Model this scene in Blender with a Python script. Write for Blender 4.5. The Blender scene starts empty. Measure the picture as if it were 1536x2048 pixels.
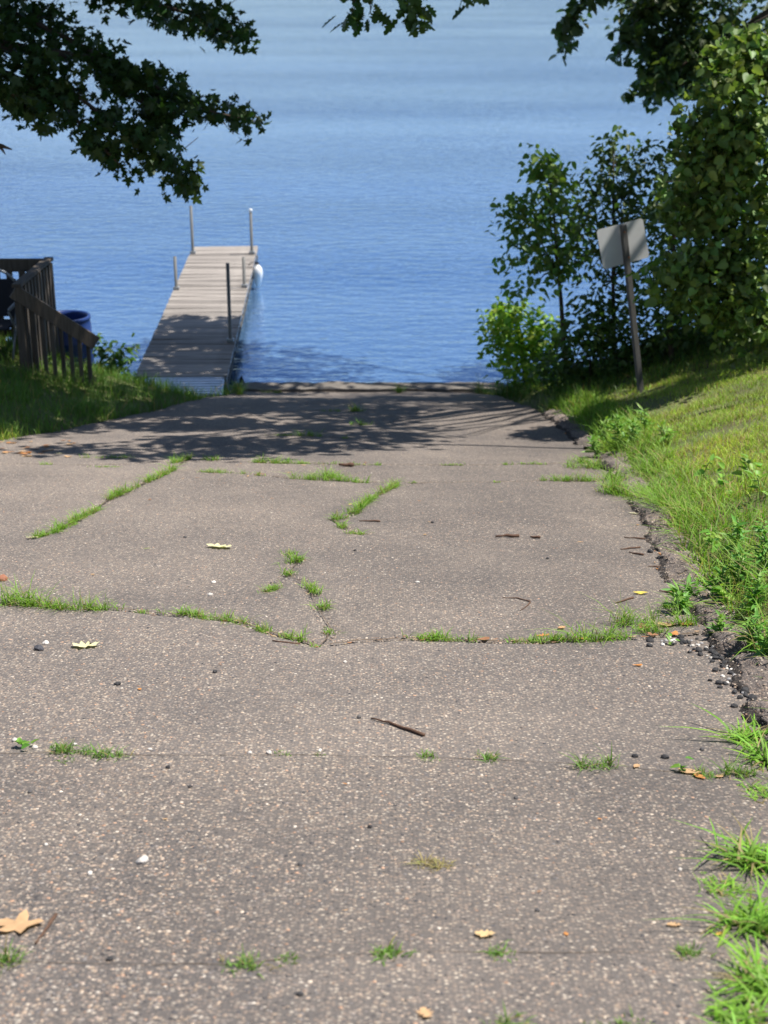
import bpy, math, random
import numpy as np
from mathutils import Vector, Matrix, noise

random.seed(7)
rng = np.random.default_rng(7)
SC = bpy.context.scene
COL = SC.collection

# ------------------------------------------------------------------ camera
CAM = np.array([0.0, 0.0, 6.0])
PITCH = math.radians(21.04)
FPX = 3000.0
cd = bpy.data.cameras.new('camera')
cam = bpy.data.objects.new('camera', cd)
COL.objects.link(cam)
cam.location = CAM
cam.rotation_euler = (math.pi / 2 - PITCH, 0, 0)
cd.sensor_fit = 'HORIZONTAL'
cd.sensor_width = 36.0
cd.lens = 36.0 * FPX / 1536.0
cd.clip_start = 0.1
cd.clip_end = 9000.0
cd.dof.use_dof = True
cd.dof.focus_distance = 6.2
cd.dof.aperture_fstop = 5.6
SC.camera = cam

# ------------------------------------------------------------------ light
SUN = Vector((0.42, 0.06, 0.905)).normalized()      # direction towards the sun
w = bpy.data.worlds.new('World')
SC.world = w
w.use_nodes = True
nt = w.node_tree
nt.nodes.clear()
wo = nt.nodes.new('ShaderNodeOutputWorld')
bg = nt.nodes.new('ShaderNodeBackground')
sky = nt.nodes.new('ShaderNodeTexSky')
sky.sky_type = 'NISHITA'
sky.sun_disc = False
sky.sun_elevation = math.asin(SUN.z)
sky.sun_rotation = math.atan2(SUN.x, SUN.y)
sky.air_density = 1.0
sky.dust_density = 0.0
sky.altitude = 2500
sky.ozone_density = 2.2
tc = nt.nodes.new('ShaderNodeTexCoord')
mp = nt.nodes.new('ShaderNodeMapping')
mp.inputs['Scale'].default_value = (1.0, 1.0, 3.2)
cn = nt.nodes.new('ShaderNodeTexNoise')
cn.inputs['Scale'].default_value = 2.6
cn.inputs['Detail'].default_value = 6
cr = nt.nodes.new('ShaderNodeMapRange')
cr.inputs['From Min'].default_value = 0.46
cr.inputs['From Max'].default_value = 0.75
cr.inputs['To Max'].default_value = 0.36
mx = nt.nodes.new('ShaderNodeMix')
mx.data_type = 'RGBA'
mx.inputs['B'].default_value = (9.0, 9.4, 10.0, 1)
nt.links.new(tc.outputs['Generated'], mp.inputs['Vector'])
nt.links.new(mp.outputs['Vector'], cn.inputs['Vector'])
nt.links.new(cn.outputs['Fac'], cr.inputs['Value'])
nt.links.new(cr.outputs['Result'], mx.inputs['Factor'])
nt.links.new(sky.outputs['Color'], mx.inputs['A'])
nt.links.new(mx.outputs['Result'], bg.inputs['Color'])
bg.inputs['Strength'].default_value = 0.085
nt.links.new(bg.outputs['Background'], wo.inputs['Surface'])

sd = bpy.data.lights.new('sun', 'SUN')
sd.energy = 5.0
sd.angle = math.radians(0.53)
sd.color = (1.0, 0.95, 0.87)
sun = bpy.data.objects.new('sun', sd)
COL.objects.link(sun)
sun.rotation_euler = (-SUN).to_track_quat('-Z', 'Y').to_euler()

SC.view_settings.view_transform = 'Standard'
SC.view_settings.look = 'None'
SC.view_settings.exposure = 0.72
SC.view_settings.gamma = 1.0
SC.cycles.max_bounces = 8

# ------------------------------------------------------------------ pixel -> place
cp, sp = math.cos(PITCH), math.sin(PITCH)
def ray(px, py):
    a, b = (px - 768.0) / FPX, (1024.0 - py) / FPX
    return np.array([a, cp + b * sp, -sp + b * cp])
def at_y(px, py, Y):
    d = ray(px, py)
    return CAM + d * (Y / d[1])
def at_z(px, py, Z):
    d = ray(px, py)
    return CAM + d * ((Z - 6.0) / d[2])
def depth(p):
    return p[1] * cp + (6.0 - p[2]) * sp

# ------------------------------------------------------------------ the lie of the land
_xr_y = np.array([-20, 0, 2.6, 3.3, 4.1, 4.71, 5.5, 6.8, 8.26, 10.7, 12.76, 15.1, 17.3, 19.0, 24])
_xr_x = np.array([1.3, 1.15, 1.15, 1.15, 1.2, 1.30, 1.32, 1.40, 1.57, 1.71, 1.72, 1.70, 1.46, 1.27, 1.2])
_xl_y = np.array([-20, 0, 6, 9, 11, 12.6, 13.8, 15.4, 17, 18.5, 19.0, 24])
_xl_x = np.array([-5, -5, -5, -4.6, -4.0, -3.45, -3.02, -2.6, -2.2, -1.98, -1.95, -1.9])
def xR(y): return np.interp(y, _xr_y, _xr_x)
def xL(y): return np.interp(y, _xl_y, _xl_x)
def sstep(a, b, v):
    t = np.clip((np.asarray(v, float) - a) / (b - a), 0, 1)
    return t * t * (3 - 2 * t)
def und(x, y):
    return 0.007 * np.sin(x * 2.1 + 0.7 * y) + 0.006 * np.sin(y * 2.9 - x * 0.8 + 1.0) + 0.004 * np.sin(x * 5.1 + y * 4.3)
def roadz(y):
    y = np.asarray(y, float)
    base = 4.5 - 0.213 * y
    back = 4.5 - 0.213 * y + 0.0045 * np.minimum(y, 0) ** 2 * -1
    return np.where(y > 0, base, back) - 0.065 * sstep(16.8, 19.0, y)
def road_surface(x, y): return roadz(y) + und(x, y)
def ground_land(x, y):
    x = np.asarray(x, float); y = np.asarray(y, float)
    rz = roadz(y) + und(x, y)
    dr, dl = x - xR(y), xL(y) - x
    br = -0.05 + 0.15 * sstep(-0.02, 0.35, dr) + 0.30 * np.clip(dr - 0.25, 0, 2.4) + 0.08 * np.clip(dr - 2.65, 0, 20)
    bl = -0.05 + 0.08 * sstep(-0.02, 0.2, dl) + 0.29 * np.clip(dl - 0.1, 0, 2.6) + 0.06 * np.clip(dl - 2.7, 0, 20)
    n = 0.035 * np.sin(x * 1.7 + y * 0.9) * np.cos(y * 1.3 - x * 0.6) + 0.015 * np.sin(x * 4.7 + 1) * np.sin(y * 5.3)
    edge = np.clip(np.maximum(dr, dl), 0, 0.6) / 0.6
    z = rz + np.where(dr > 0, br, np.where(dl > 0, bl, -0.05)) + n * edge
    tr = sstep(18.3, 21.0, y); tl = sstep(17.0, 20.8, y); tm = sstep(19.3, 20.3, y)
    t = np.where(dr > 0, tr, np.where(dl > 0, tl, tm))
    return z * (1 - t) - 0.9 * t
def surface(x, y):
    x = np.asarray(x, float); y = np.asarray(y, float)
    on = (x < xR(y)) & (x > xL(y)) & (y < 19.0)
    return np.where(on, road_surface(x, y), ground_land(x, y))
def hit(px, py):
    d = ray(px, py)
    t0 = 1.5
    t = t0
    while t < 60:
        p = CAM + d * t
        if p[2] < surface(p[0], p[1]): break
        t0 = t; t += 0.05
    for _ in range(18):
        m = 0.5 * (t0 + t); p = CAM + d * m
        if p[2] < surface(p[0], p[1]): t = m
        else: t0 = m
    return CAM + d * t
def scale_at(p): return FPX / depth(p)      # pixels per metre

# ------------------------------------------------------------------ mesh helpers
def np_mesh(name, V, faces, mat, parent=None, smooth=False, col=None, link=True):
    """faces: list of int arrays (m,k)."""
    V = np.asarray(V, np.float32)
    me = bpy.data.meshes.new(name)
    me.vertices.add(len(V)); me.vertices.foreach_set('co', V.ravel())
    idx = np.concatenate([np.asarray(f, np.int32).ravel() for f in faces])
    tot = np.concatenate([np.full(len(f), np.asarray(f).shape[1], np.int32) for f in faces])
    st = np.concatenate([[0], np.cumsum(tot)[:-1]]).astype(np.int32)
    me.loops.add(len(idx)); me.loops.foreach_set('vertex_index', idx)
    me.polygons.add(len(tot)); me.polygons.foreach_set('loop_start', st)
    if smooth: me.polygons.foreach_set('use_smooth', np.ones(len(tot), bool))
    if col is not None:
        a = me.attributes.new('col', 'FLOAT_COLOR', 'POINT')
        c = np.ones((len(V), 4), np.float32); c[:, :3] = col
        a.data.foreach_set('color', c.ravel())
    me.update(calc_edges=True); me.validate()
    if mat: me.materials.append(mat)
    if not link: return me
    return add(name, me, parent)
def add(name, me, parent=None, loc=None):
    o = bpy.data.objects.new(name, me); COL.objects.link(o)
    if loc is not None: o.location = loc
    if parent is not None:
        o.parent = parent
        o.matrix_parent_inverse = Matrix.Translation(-parent.location)
    return o
def tag(o, label=None, cat=None, group=None, kind=None):
    if label: o['label'] = label
    if cat: o['category'] = cat
    if group: o['group'] = group
    if kind: o['kind'] = kind
    return o
def empty(name, loc, label, cat, group=None):
    o = bpy.data.objects.new(name, None); COL.objects.link(o)
    o.location = Vector([float(v) for v in loc]); o.empty_display_size = 0.1
    return tag(o, label, cat, group)

class MB:
    def __init__(s): s.V = []; s.F = []
    def box(s, c, size, rot=None, taper=1.0):
        c = Vector(c); hx, hy, hz = [v / 2 for v in size]; b = len(s.V)
        for z in (-1, 1):
            for x, y in ((-1, -1), (1, -1), (1, 1), (-1, 1)):
                k = taper if z > 0 else 1.0
                p = Vector((x * hx * k, y * hy * k, z * hz))
                if rot is not None: p = rot @ p
                s.V.append(tuple(c + p))
        for f in ((3, 2, 1, 0), (4, 5, 6, 7), (0, 1, 5, 4), (1, 2, 6, 5), (2, 3, 7, 6), (3, 0, 4, 7)):
            s.F.append(tuple(b + i for i in f))
        return s
    def bar(s, a, b, wd, h, up=(0, 0, 1)):
        a = Vector(a); b = Vector(b); d = (b - a); L = d.length; d.normalize()
        side = d.cross(Vector(up)).normalized(); u = side.cross(d)
        rot = Matrix((side, d, u)).transposed()
        return s.box((a + b) / 2, (wd, L, h), rot)
    def tube(s, pts, rad, n=8, caps=True):
        pts = [Vector(p) for p in pts]
        if not hasattr(rad, '__len__'): rad = [rad] * len(pts)
        base = len(s.V); ref = Vector((0.13, 0.21, 0.97))
        for i, p in enumerate(pts):
            d = (pts[min(i + 1, len(pts) - 1)] - pts[max(i - 1, 0)]).normalized()
            a = d.cross(ref)
            if a.length < 1e-3: a = d.cross(Vector((1, 0, 0)))
            a.normalize(); b = d.cross(a)
            for k in range(n):
                t = 2 * math.pi * k / n
                s.V.append(tuple(p + (a * math.cos(t) + b * math.sin(t)) * rad[i]))
        for i in range(len(pts) - 1):
            for k in range(n):
                k2 = (k + 1) % n
                s.F.append((base + i * n + k, base + i * n + k2, base + (i + 1) * n + k2, base + (i + 1) * n + k))
        if caps:
            s.F.append(tuple(base + k for k in range(n))[::-1])
            s.F.append(tuple(base + (len(pts) - 1) * n + k for k in range(n)))
        return s
    def lathe(s, c, prof, n=20):
        base = len(s.V); c = Vector(c)
        for r, z in prof:
            for k in range(n):
                t = 2 * math.pi * k / n
                s.V.append((c.x + r * math.cos(t), c.y + r * math.sin(t), c.z + z))
        for i in range(len(prof) - 1):
            for k in range(n):
                k2 = (k + 1) % n
                s.F.append((base + i * n + k, base + i * n + k2, base + (i + 1) * n + k2, base + (i + 1) * n + k))
        return s
    def build(s, name, mat, parent=None, smooth=False, bevel=0.0):
        me = bpy.data.meshes.new(name); me.from_pydata(s.V, [], s.F); me.update()
        me.materials.append(mat)
        if smooth: me.polygons.foreach_set('use_smooth', [True] * len(me.polygons))
        o = add(name, me, parent)
        if bevel:
            m = o.modifiers.new('bevel', 'BEVEL'); m.width = bevel; m.segments = 2; m.limit_method = 'ANGLE'
        return o

# ------------------------------------------------------------------ materials
def newmat(name):
    m = bpy.data.materials.new(name); m.use_nodes = True
    n = m.node_tree.nodes; b = n['Principled BSDF']
    return m, m.node_tree, b
def N(t, kind, **kw):
    n = t.nodes.new(kind)
    for k, v in kw.items(): setattr(n, k, v)
    return n
def ramp(t, stops):
    r = t.nodes.new('ShaderNodeValToRGB'); e = r.color_ramp.elements
    while len(e) < len(stops): e.new(0.5)
    for i, (p, c) in enumerate(stops):
        e[i].position = p; e[i].color = (*c, 1)
    return r
def mixrgb(t, fac, a, b, blend='MIX'):
    n = t.nodes.new('ShaderNodeMix'); n.data_type = 'RGBA'; n.blend_type = blend
    for s, v in (('Factor', fac), ('A', a), ('B', b)):
        if isinstance(v, (float, int)): n.inputs[s].default_value = v
        elif isinstance(v, tuple): n.inputs[s].default_value = (*v, 1)
        else: t.links.new(v, n.inputs[s])
    return n.outputs['Result']
def noise_n(t, vec, scale, detail=4, rough=0.55):
    n = t.nodes.new('ShaderNodeTexNoise'); n.inputs['Scale'].default_value = scale
    n.inputs['Detail'].default_value = detail; n.inputs['Roughness'].default_value = rough
    if vec is not None: t.links.new(vec, n.inputs['Vector'])
    return n
def objco(t, scale=None):
    c = t.nodes.new('ShaderNodeTexCoord').outputs['Object']
    if scale:
        m = t.nodes.new('ShaderNodeMapping'); m.inputs['Scale'].default_value = scale
        t.links.new(c, m.inputs['Vector']); return m.outputs['Vector']
    return c
def bump(t, b, h, strength, dist):
    n = t.nodes.new('ShaderNodeBump'); n.inputs['Strength'].default_value = strength
    n.inputs['Distance'].default_value = dist
    t.links.new(h, n.inputs['Height']); t.links.new(n.outputs['Normal'], b.inputs['Normal'])

def mat_asphalt(name, dark=1.0, bumpk=1.0, attr=False):
    m, t, b = newmat(name)
    v = objco(t)
    vor = N(t, 'ShaderNodeTexVoronoi'); vor.inputs['Scale'].default_value = 92
    t.links.new(v, vor.inputs['Vector'])
    sep = N(t, 'ShaderNodeSeparateColor'); t.links.new(vor.outputs['Color'], sep.inputs['Color'])
    stones = ramp(t, [(0.0, (0.06, 0.055, 0.055)), (0.2, (0.13, 0.115, 0.108)), (0.42, (0.21, 0.175, 0.15)),
                      (0.60, (0.28, 0.215, 0.17)), (0.75, (0.25, 0.215, 0.19)), (0.9, (0.38, 0.315, 0.25)), (1.0, (0.5, 0.44, 0.37))])
    t.links.new(sep.outputs['Red'], stones.inputs['Fac'])
    # binder shows between the stones
    dist = N(t, 'ShaderNodeMapRange'); dist.inputs['From Min'].default_value = 0.25; dist.inputs['From Max'].default_value = 0.62
    t.links.new(vor.outputs['Distance'], dist.inputs['Value'])
    big = noise_n(t, v, 1.1, 5, 0.6)
    bigr = N(t, 'ShaderNodeMapRange'); bigr.inputs['From Min'].default_value = 0.3; bigr.inputs['From Max'].default_value = 0.7
    t.links.new(big.outputs['Fac'], bigr.inputs['Value'])
    fine = noise_n(t, v, 420, 2)
    binder = mixrgb(t, fine.outputs['Fac'], (0.082, 0.074, 0.072), (0.18, 0.16, 0.147))
    c = mixrgb(t, dist.outputs['Result'], stones.outputs['Color'], binder)
    c = mixrgb(t, 0.9, binder, c)
    tint = mixrgb(t, bigr.outputs['Result'], (0.76 * dark, 0.76 * dark, 0.77 * dark), (1.14 * dark, 1.11 * dark, 1.07 * dark))
    trk = noise_n(t, objco(t, (1.6, 0.16, 1)), 1.0, 4, 0.6)
    tint = mixrgb(t, 1.0, tint, mixrgb(t, trk.outputs['Fac'], (0.80, 0.80, 0.81), (1.22, 1.21, 1.18)), 'MULTIPLY')
    stn = noise_n(t, v, 6.5, 6, 0.7)
    stm = N(t, 'ShaderNodeMapRange'); stm.inputs['From Min'].default_value = 0.58; stm.inputs['From Max'].default_value = 0.74; stm.inputs['To Max'].default_value = 0.3
    t.links.new(stn.outputs['Fac'], stm.inputs['Value'])
    tint = mixrgb(t, stm.outputs['Result'], tint, (0.55, 0.53, 0.52))
    c = mixrgb(t, 1.0, c, tint, 'MULTIPLY')
    if attr:
        c = mixrgb(t, 1.0, c, N(t, 'ShaderNodeAttribute', attribute_name='col').outputs['Color'], 'MULTIPLY')
    t.links.new(c, b.inputs['Base Color'])
    b.inputs['Roughness'].default_value = 0.9
    b.inputs['Specular IOR Level'].default_value = 0.25
    sub = N(t, 'ShaderNodeMath', operation='SUBTRACT'); sub.inputs[0].default_value = 1.0
    t.links.new(vor.outputs['Distance'], sub.inputs[1])
    addn = N(t, 'ShaderNodeMath', operation='ADD'); t.links.new(sub.outputs[0], addn.inputs[0])
    t.links.new(fine.outputs['Fac'], addn.inputs[1])
    bump(t, b, addn.outputs[0], 0.75 * bumpk, 0.004)
    return m
def mat_attr(name, rough=0.7, transl=0.0, spec=0.3, var=0.0, bscale=0, bstr=0.3, bdist=0.002):
    m, t, b = newmat(name)
    a = N(t, 'ShaderNodeAttribute', attribute_name='col')
    c = a.outputs['Color']
    if var:
        nn = noise_n(t, objco(t), var, 3)
        c = mixrgb(t, 1.0, c, mixrgb(t, nn.outputs['Fac'], (0.7, 0.7, 0.7), (1.3, 1.3, 1.3)), 'MULTIPLY')
    t.links.new(c, b.inputs['Base Color'])
    b.inputs['Roughness'].default_value = rough
    b.inputs['Specular IOR Level'].default_value = spec
    if bscale: bump(t, b, noise_n(t, objco(t), bscale, 3).outputs['Fac'], bstr, bdist)
    if transl:
        tr = N(t, 'ShaderNodeBsdfTranslucent'); ms = N(t, 'ShaderNodeMixShader')
        tc_ = mixrgb(t, 1.0, c, (1.3, 1.5, 0.55), 'MULTIPLY')
        t.links.new(tc_, tr.inputs['Color']); ms.inputs[0].default_value = transl
        out = t.nodes['Material Output']
        t.links.new(b.outputs[0], ms.inputs[1]); t.links.new(tr.outputs[0], ms.inputs[2])
        t.links.new(ms.outputs[0], out.inputs['Surface'])
    return m
def mat_wood(name, c1, c2, axis='x', scale=14, rough=0.85):
    m, t, b = newmat(name)
    s = {'x': (0.06, 1, 1), 'y': (1, 0.06, 1), 'z': (1, 1, 0.06)}[axis]
    v = objco(t, s)
    inf = N(t, 'ShaderNodeObjectInfo')
    g = noise_n(t, v, scale * 4, 6, 0.65)
    r = ramp(t, [(0.3, c1), (0.7, c2)]); t.links.new(g.outputs['Fac'], r.inputs['Fac'])
    vr = N(t, 'ShaderNodeMapRange'); vr.inputs['To Min'].default_value = 0.72; vr.inputs['To Max'].default_value = 1.18
    t.links.new(inf.outputs['Random'], vr.inputs['Value'])
    hsv = N(t, 'ShaderNodeHueSaturation'); t.links.new(r.outputs['Color'], hsv.inputs['Color'])
    t.links.new(vr.outputs['Result'], hsv.inputs['Value'])
    st = noise_n(t, objco(t), 2.2, 4)
    c = mixrgb(t, 1.0, hsv.outputs['Color'], mixrgb(t, st.outputs['Fac'], (0.72, 0.72, 0.74), (1.2, 1.2, 1.18)), 'MULTIPLY')
    t.links.new(c, b.inputs['Base Color']); b.inputs['Roughness'].default_value = rough
    b.inputs['Specular IOR Level'].default_value = 0.25
    bump(t, b, g.outputs['Fac'], 0.5, 0.003)
    return m
def mat_plain(name, c, rough=0.6, metal=0.0, dirt=0.25, scale=9, spec=0.5):
    m, t, b = newmat(name)
    nn = noise_n(t, objco(t), scale, 5)
    lo = tuple(v * (1 - dirt) for v in c); hi = tuple(min(1, v * (1 + dirt)) for v in c)
    t.links.new(mixrgb(t, nn.outputs['Fac'], lo, hi), b.inputs['Base Color'])
    b.inputs['Roughness'].default_value = rough; b.inputs['Metallic'].default_value = metal
    b.inputs['Specular IOR Level'].default_value = spec
    bump(t, b, nn.outputs['Fac'], 0.15, 0.004)
    return m

M = {}
M['asphalt'] = mat_asphalt('asphalt', attr=True)
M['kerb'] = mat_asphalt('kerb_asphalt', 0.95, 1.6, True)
M['stone'] = mat_attr('stone', 0.8, spec=0.3)
M['pebble'] = mat_attr('pebble', 0.75, spec=0.3, var=120, bscale=200)
M['grass'] = mat_attr('grass_blades', 0.55, 0.35, 0.3)
M['leaf'] = mat_attr('foliage', 0.5, 0.28, 0.35)
M['dryleaf'] = mat_attr('dry_leaf', 0.75, 0.15, 0.2, var=60)
M['bark'] = mat_plain('bark', (0.085, 0.065, 0.05), 0.95, dirt=0.5, scale=22, spec=0.2)
M['twig'] = mat_plain('twig_bark', (0.11, 0.065, 0.045), 0.9, dirt=0.45, scale=120, spec=0.2)
M['deck'] = mat_wood('dock_planks', (0.165, 0.148, 0.135), (0.37, 0.335, 0.305), 'x', 10)
M['rail'] = mat_wood('weathered_rail', (0.07, 0.058, 0.046), (0.15, 0.125, 0.10), 'z', 12)
M['post'] = mat_wood('sign_post_wood', (0.10, 0.097, 0.093), (0.19, 0.185, 0.18), 'z', 16)
M['steel'] = mat_plain('galvanised_steel', (0.33, 0.35, 0.37), 0.5, 0.6, 0.3, 14)
M['pole'] = mat_plain('pole_steel', (0.13, 0.13, 0.125), 0.6, 0.3, 0.35, 20)
M['shadesteel'] = mat_plain('rusty_steel_gap_shade', (0.09, 0.085, 0.075), 0.7, 0.3, 0.4, 14)  # rusty steel, colour darkened to carry the shade below the deck
M['alu'] = mat_plain('ramp_aluminium', (0.72, 0.76, 0.82), 0.3, 1.0, 0.15, 10)
M['white'] = mat_plain('white_vinyl', (0.8, 0.79, 0.76), 0.45, 0, 0.08, 10)
M['blue'] = mat_plain('blue_plastic', (0.010, 0.035, 0.17), 0.42, 0, 0.25, 6)
M['sign'] = mat_plain('bare_aluminium_sheet', (0.64, 0.64, 0.64), 0.55, 0.25, 0.18, 6)
M['rust'] = mat_plain('rusty_bolt', (0.16, 0.08, 0.045), 0.8, 0.3, 0.4, 60)
M['dark'] = mat_plain('dark_fabric', (0.02, 0.022, 0.03), 0.85, 0, 0.3, 20)
M['concrete'] = mat_plain('old_concrete', (0.24, 0.225, 0.20), 0.95, 0, 0.4, 7, 0.2)
M['sill'] = mat_plain('worn_ramp_edge', (0.15, 0.135, 0.12), 0.95, 0, 0.55, 13, 0.2)

M['dirt'] = mat_plain('crack_dirt', (0.115, 0.088, 0.066), 1.0, 0, 0.75, 90, 0.1)
# soil
m, t, b = newmat('soil')
v = objco(t)
n1 = noise_n(t, v, 1.6, 6); n2 = noise_n(t, v, 45, 4)
r1 = ramp(t, [(0.35, (0.10, 0.085, 0.04)), (0.5, (0.10, 0.125, 0.035)), (0.75, (0.15, 0.135, 0.055))])
t.links.new(n1.outputs['Fac'], r1.inputs['Fac'])
t.links.new(mixrgb(t, 1.0, r1.outputs['Color'], mixrgb(t, n2.outputs['Fac'], (0.55, 0.55, 0.55), (1.4, 1.4, 1.4)), 'MULTIPLY'), b.inputs['Base Color'])
b.inputs['Roughness'].default_value = 1.0
bump(t, b, n2.outputs['Fac'], 0.8, 0.02)
M['soil'] = m

# water
m, t, b = newmat('lake_water')
v = objco(t)
nl = noise_n(t, objco(t, (0.02, 0.075, 1)), 1.0, 4)
base = ramp(t, [(0.35, (0.06, 0.19, 0.46)), (0.65, (0.18, 0.33, 0.56))])
t.links.new(nl.outputs['Fac'], base.inputs['Fac'])
t.links.new(base.outputs['Color'], b.inputs['Base Color'])
b.inputs['Roughness'].default_value = 0.07
b.inputs['IOR'].default_value = 1.333
b.inputs['Metallic'].default_value = 0.72
w1 = noise_n(t, objco(t, (0.7, 1.4, 1)), 2.6, 3, 0.55)
w2 = noise_n(t, objco(t, (1.0, 1.8, 1)), 9.0, 2, 0.5)
w0 = noise_n(t, objco(t, (0.03, 0.11, 1)), 1.0, 3)
aw = N(t, 'ShaderNodeMath', operation='MULTIPLY_ADD'); aw.inputs[1].default_value = 0.22
t.links.new(w2.outputs['Fac'], aw.inputs[0]); t.links.new(w1.outputs['Fac'], aw.inputs[2])
gust = N(t, 'ShaderNodeMapRange'); gust.inputs['From Min'].default_value = 0.35; gust.inputs['From Max'].default_value = 0.65
gust.inputs['To Min'].default_value = 0.5; gust.inputs['To Max'].default_value = 1.0
t.links.new(w0.outputs['Fac'], gust.inputs['Value'])
mulh = N(t, 'ShaderNodeMath', operation='MULTIPLY')
t.links.new(aw.outputs[0], mulh.inputs[0]); t.links.new(gust.outputs['Result'], mulh.inputs[1])
bump(t, b, mulh.outputs[0], 1.0, 0.05)
M['water'] = m

# ------------------------------------------------------------------ cracks (traced on the road)
CR = [[(0, 1207), (240, 1217), (330, 1227), (480, 1242), (540, 1264), (640, 1290)],
      [(640, 1290), (700, 1282), (810, 1276), (960, 1281), (1080, 1283), (1250, 1277), (1400, 1265)],
      [(0, 1507), (150, 1504), (270, 1511), (560, 1510), (850, 1514), (1190, 1530), (1400, 1548), (1500, 1552)],
      [(0, 1925), (300, 1930), (480, 1928), (570, 1917), (790, 1903), (1000, 1905), (1390, 1906), (1480, 1908)],
      [(60, 1077), (130, 1050), (220, 1000), (340, 940), (372, 918)],
      [(0, 928), (160, 930), (250, 928), (370, 922), (540, 925), (700, 930), (900, 930), (1080, 928), (1190, 926)],
      [(372, 940), (500, 947), (590, 957), (720, 965), (830, 965), (980, 964), (1090, 961), (1200, 962)],
      [(795, 968), (750, 992), (715, 1025), (668, 1040), (690, 1058), (730, 1068)],
      [(570, 1106), (600, 1122), (575, 1150), (540, 1180)], [(575, 1150), (622, 1172), (635, 1210), (662, 1262), (640, 1290)],
      [(540, 870), (640, 872), (700, 876)], [(640, 822), (750, 819)]]
CW = []
for line in CR:
    pts = []
    for (a, b_) in zip(line[:-1], line[1:]):
        for k in range(4):
            f = k / 4
            pts.append((a[0] + (b_[0] - a[0]) * f + random.uniform(-4, 4), a[1] + (b_[1] - a[1]) * f + random.uniform(-1.2, 1.2)))
    pts.append(line[-1])
    CW.append([hit(*p)[:2] for p in pts])
def crack_dist(P, lines=None):
    d = np.full(len(P), 9.0)
    for line in (lines or CW):
        for a, b_ in zip(line[:-1], line[1:]):
            a = np.asarray(a); b_ = np.asarray(b_); ab = b_ - a
            L2 = (ab ** 2).sum() + 1e-9
            tt = np.clip(((P - a) @ ab) / L2, 0, 1)
            q = a + tt[:, None] * ab
            d = np.minimum(d, np.sqrt(((P - q) ** 2).sum(1)))
    return d

# ------------------------------------------------------------------ ground, road, water
def grid_faces(nr, nc):
    i = np.arange(nr - 1)[:, None] * nc + np.arange(nc - 1)[None, :]
    i = i.ravel()
    return np.stack([i, i + 1, i + nc + 1, i + nc], 1)
def axis(parts):
    out = []
    for a, b_, s in parts: out.append(np.arange(a, b_, s))
    out.append([parts[-1][1]])
    return np.concatenate(out)
gx = axis([(-70, -12, 4), (-12, -6, 0.5), (-6, 6, 0.1), (6, 12, 0.5), (12, 70, 4)])
gy = axis([(-40, 0, 2), (0, 2, 0.3), (2, 21, 0.1), (21, 32, 1)])
X, Y = np.meshgrid(gx, gy)
Z = ground_land(X.ravel(), Y.ravel())
g = np_mesh('ground', np.stack([X.ravel(), Y.ravel(), Z], 1), [grid_faces(len(gy), len(gx))], M['soil'], smooth=True)
tag(g, 'earth bank sloping down to the lake', kind='structure')

ry = axis([(-18, 1.8, 0.4), (1.8, 9, 0.025), (9, 19.0, 0.05)])
nu = 231
U = np.linspace(0, 1, nu)
RX = xL(ry)[:, None] + (xR(ry) - xL(ry))[:, None] * U[None, :]
RY = np.repeat(ry[:, None], nu, 1)
ej = np.array([noise.noise(Vector((0, yy * 3.1, 0))) * 0.05 + noise.noise(Vector((5, yy * 11, 0))) * 0.025 for yy in ry])
RX += ej[:, None] * (U[None, :] > 0.985) * 1.0
P2 = np.stack([RX.ravel(), RY.ravel()], 1)
dC = np.full(len(P2), 9.0)
near = (P2[:, 1] > 1.8)
dC[near] = crack_dist(P2[near], [l for i, l in enumerate(CW) if i not in (2, 3)])
RZ = road_surface(P2[:, 0], P2[:, 1]) - 0.012 * np.exp(-(dC / 0.03) ** 2) + 0.004 * np.exp(-((dC - 0.07) / 0.04) ** 2)
def below(i, lo=True):
    l = np.array(CW[i]); l = l[np.argsort(l[:, 0])]
    return P2[:, 1] < np.interp(P2[:, 0], l[:, 0], l[:, 1])
tone = np.full(len(P2), 0.97)
l01 = np.array(CW[0] + CW[1][1:]); l01 = l01[np.argsort(l01[:, 0])]
tone[P2[:, 1] < np.interp(P2[:, 0], l01[:, 0], l01[:, 1])] = 1.05
tone[below(2)] = 0.94
tone[below(3)] = 1.04
l4 = np.array(CW[4]); leftp = (P2[:, 0] < np.interp(P2[:, 1], l4[np.argsort(l4[:, 1]), 1], l4[np.argsort(l4[:, 1]), 0])) & (P2[:, 1] > l4[:, 1].min())
tone[leftp] *= 1.07
tone *= 1.06; tone *= 1 - 0.05 * np.clip(P2[:, 0], -1.5, 1.5)
road = np_mesh('road', np.column_stack([P2, RZ]), [grid_faces(len(ry), nu)], M['asphalt'], smooth=True, col=np.column_stack([tone, tone * 1.0, tone * 1.0]))
tag(road, 'cracked grey asphalt boat ramp running down to the lake', kind='structure')

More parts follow.
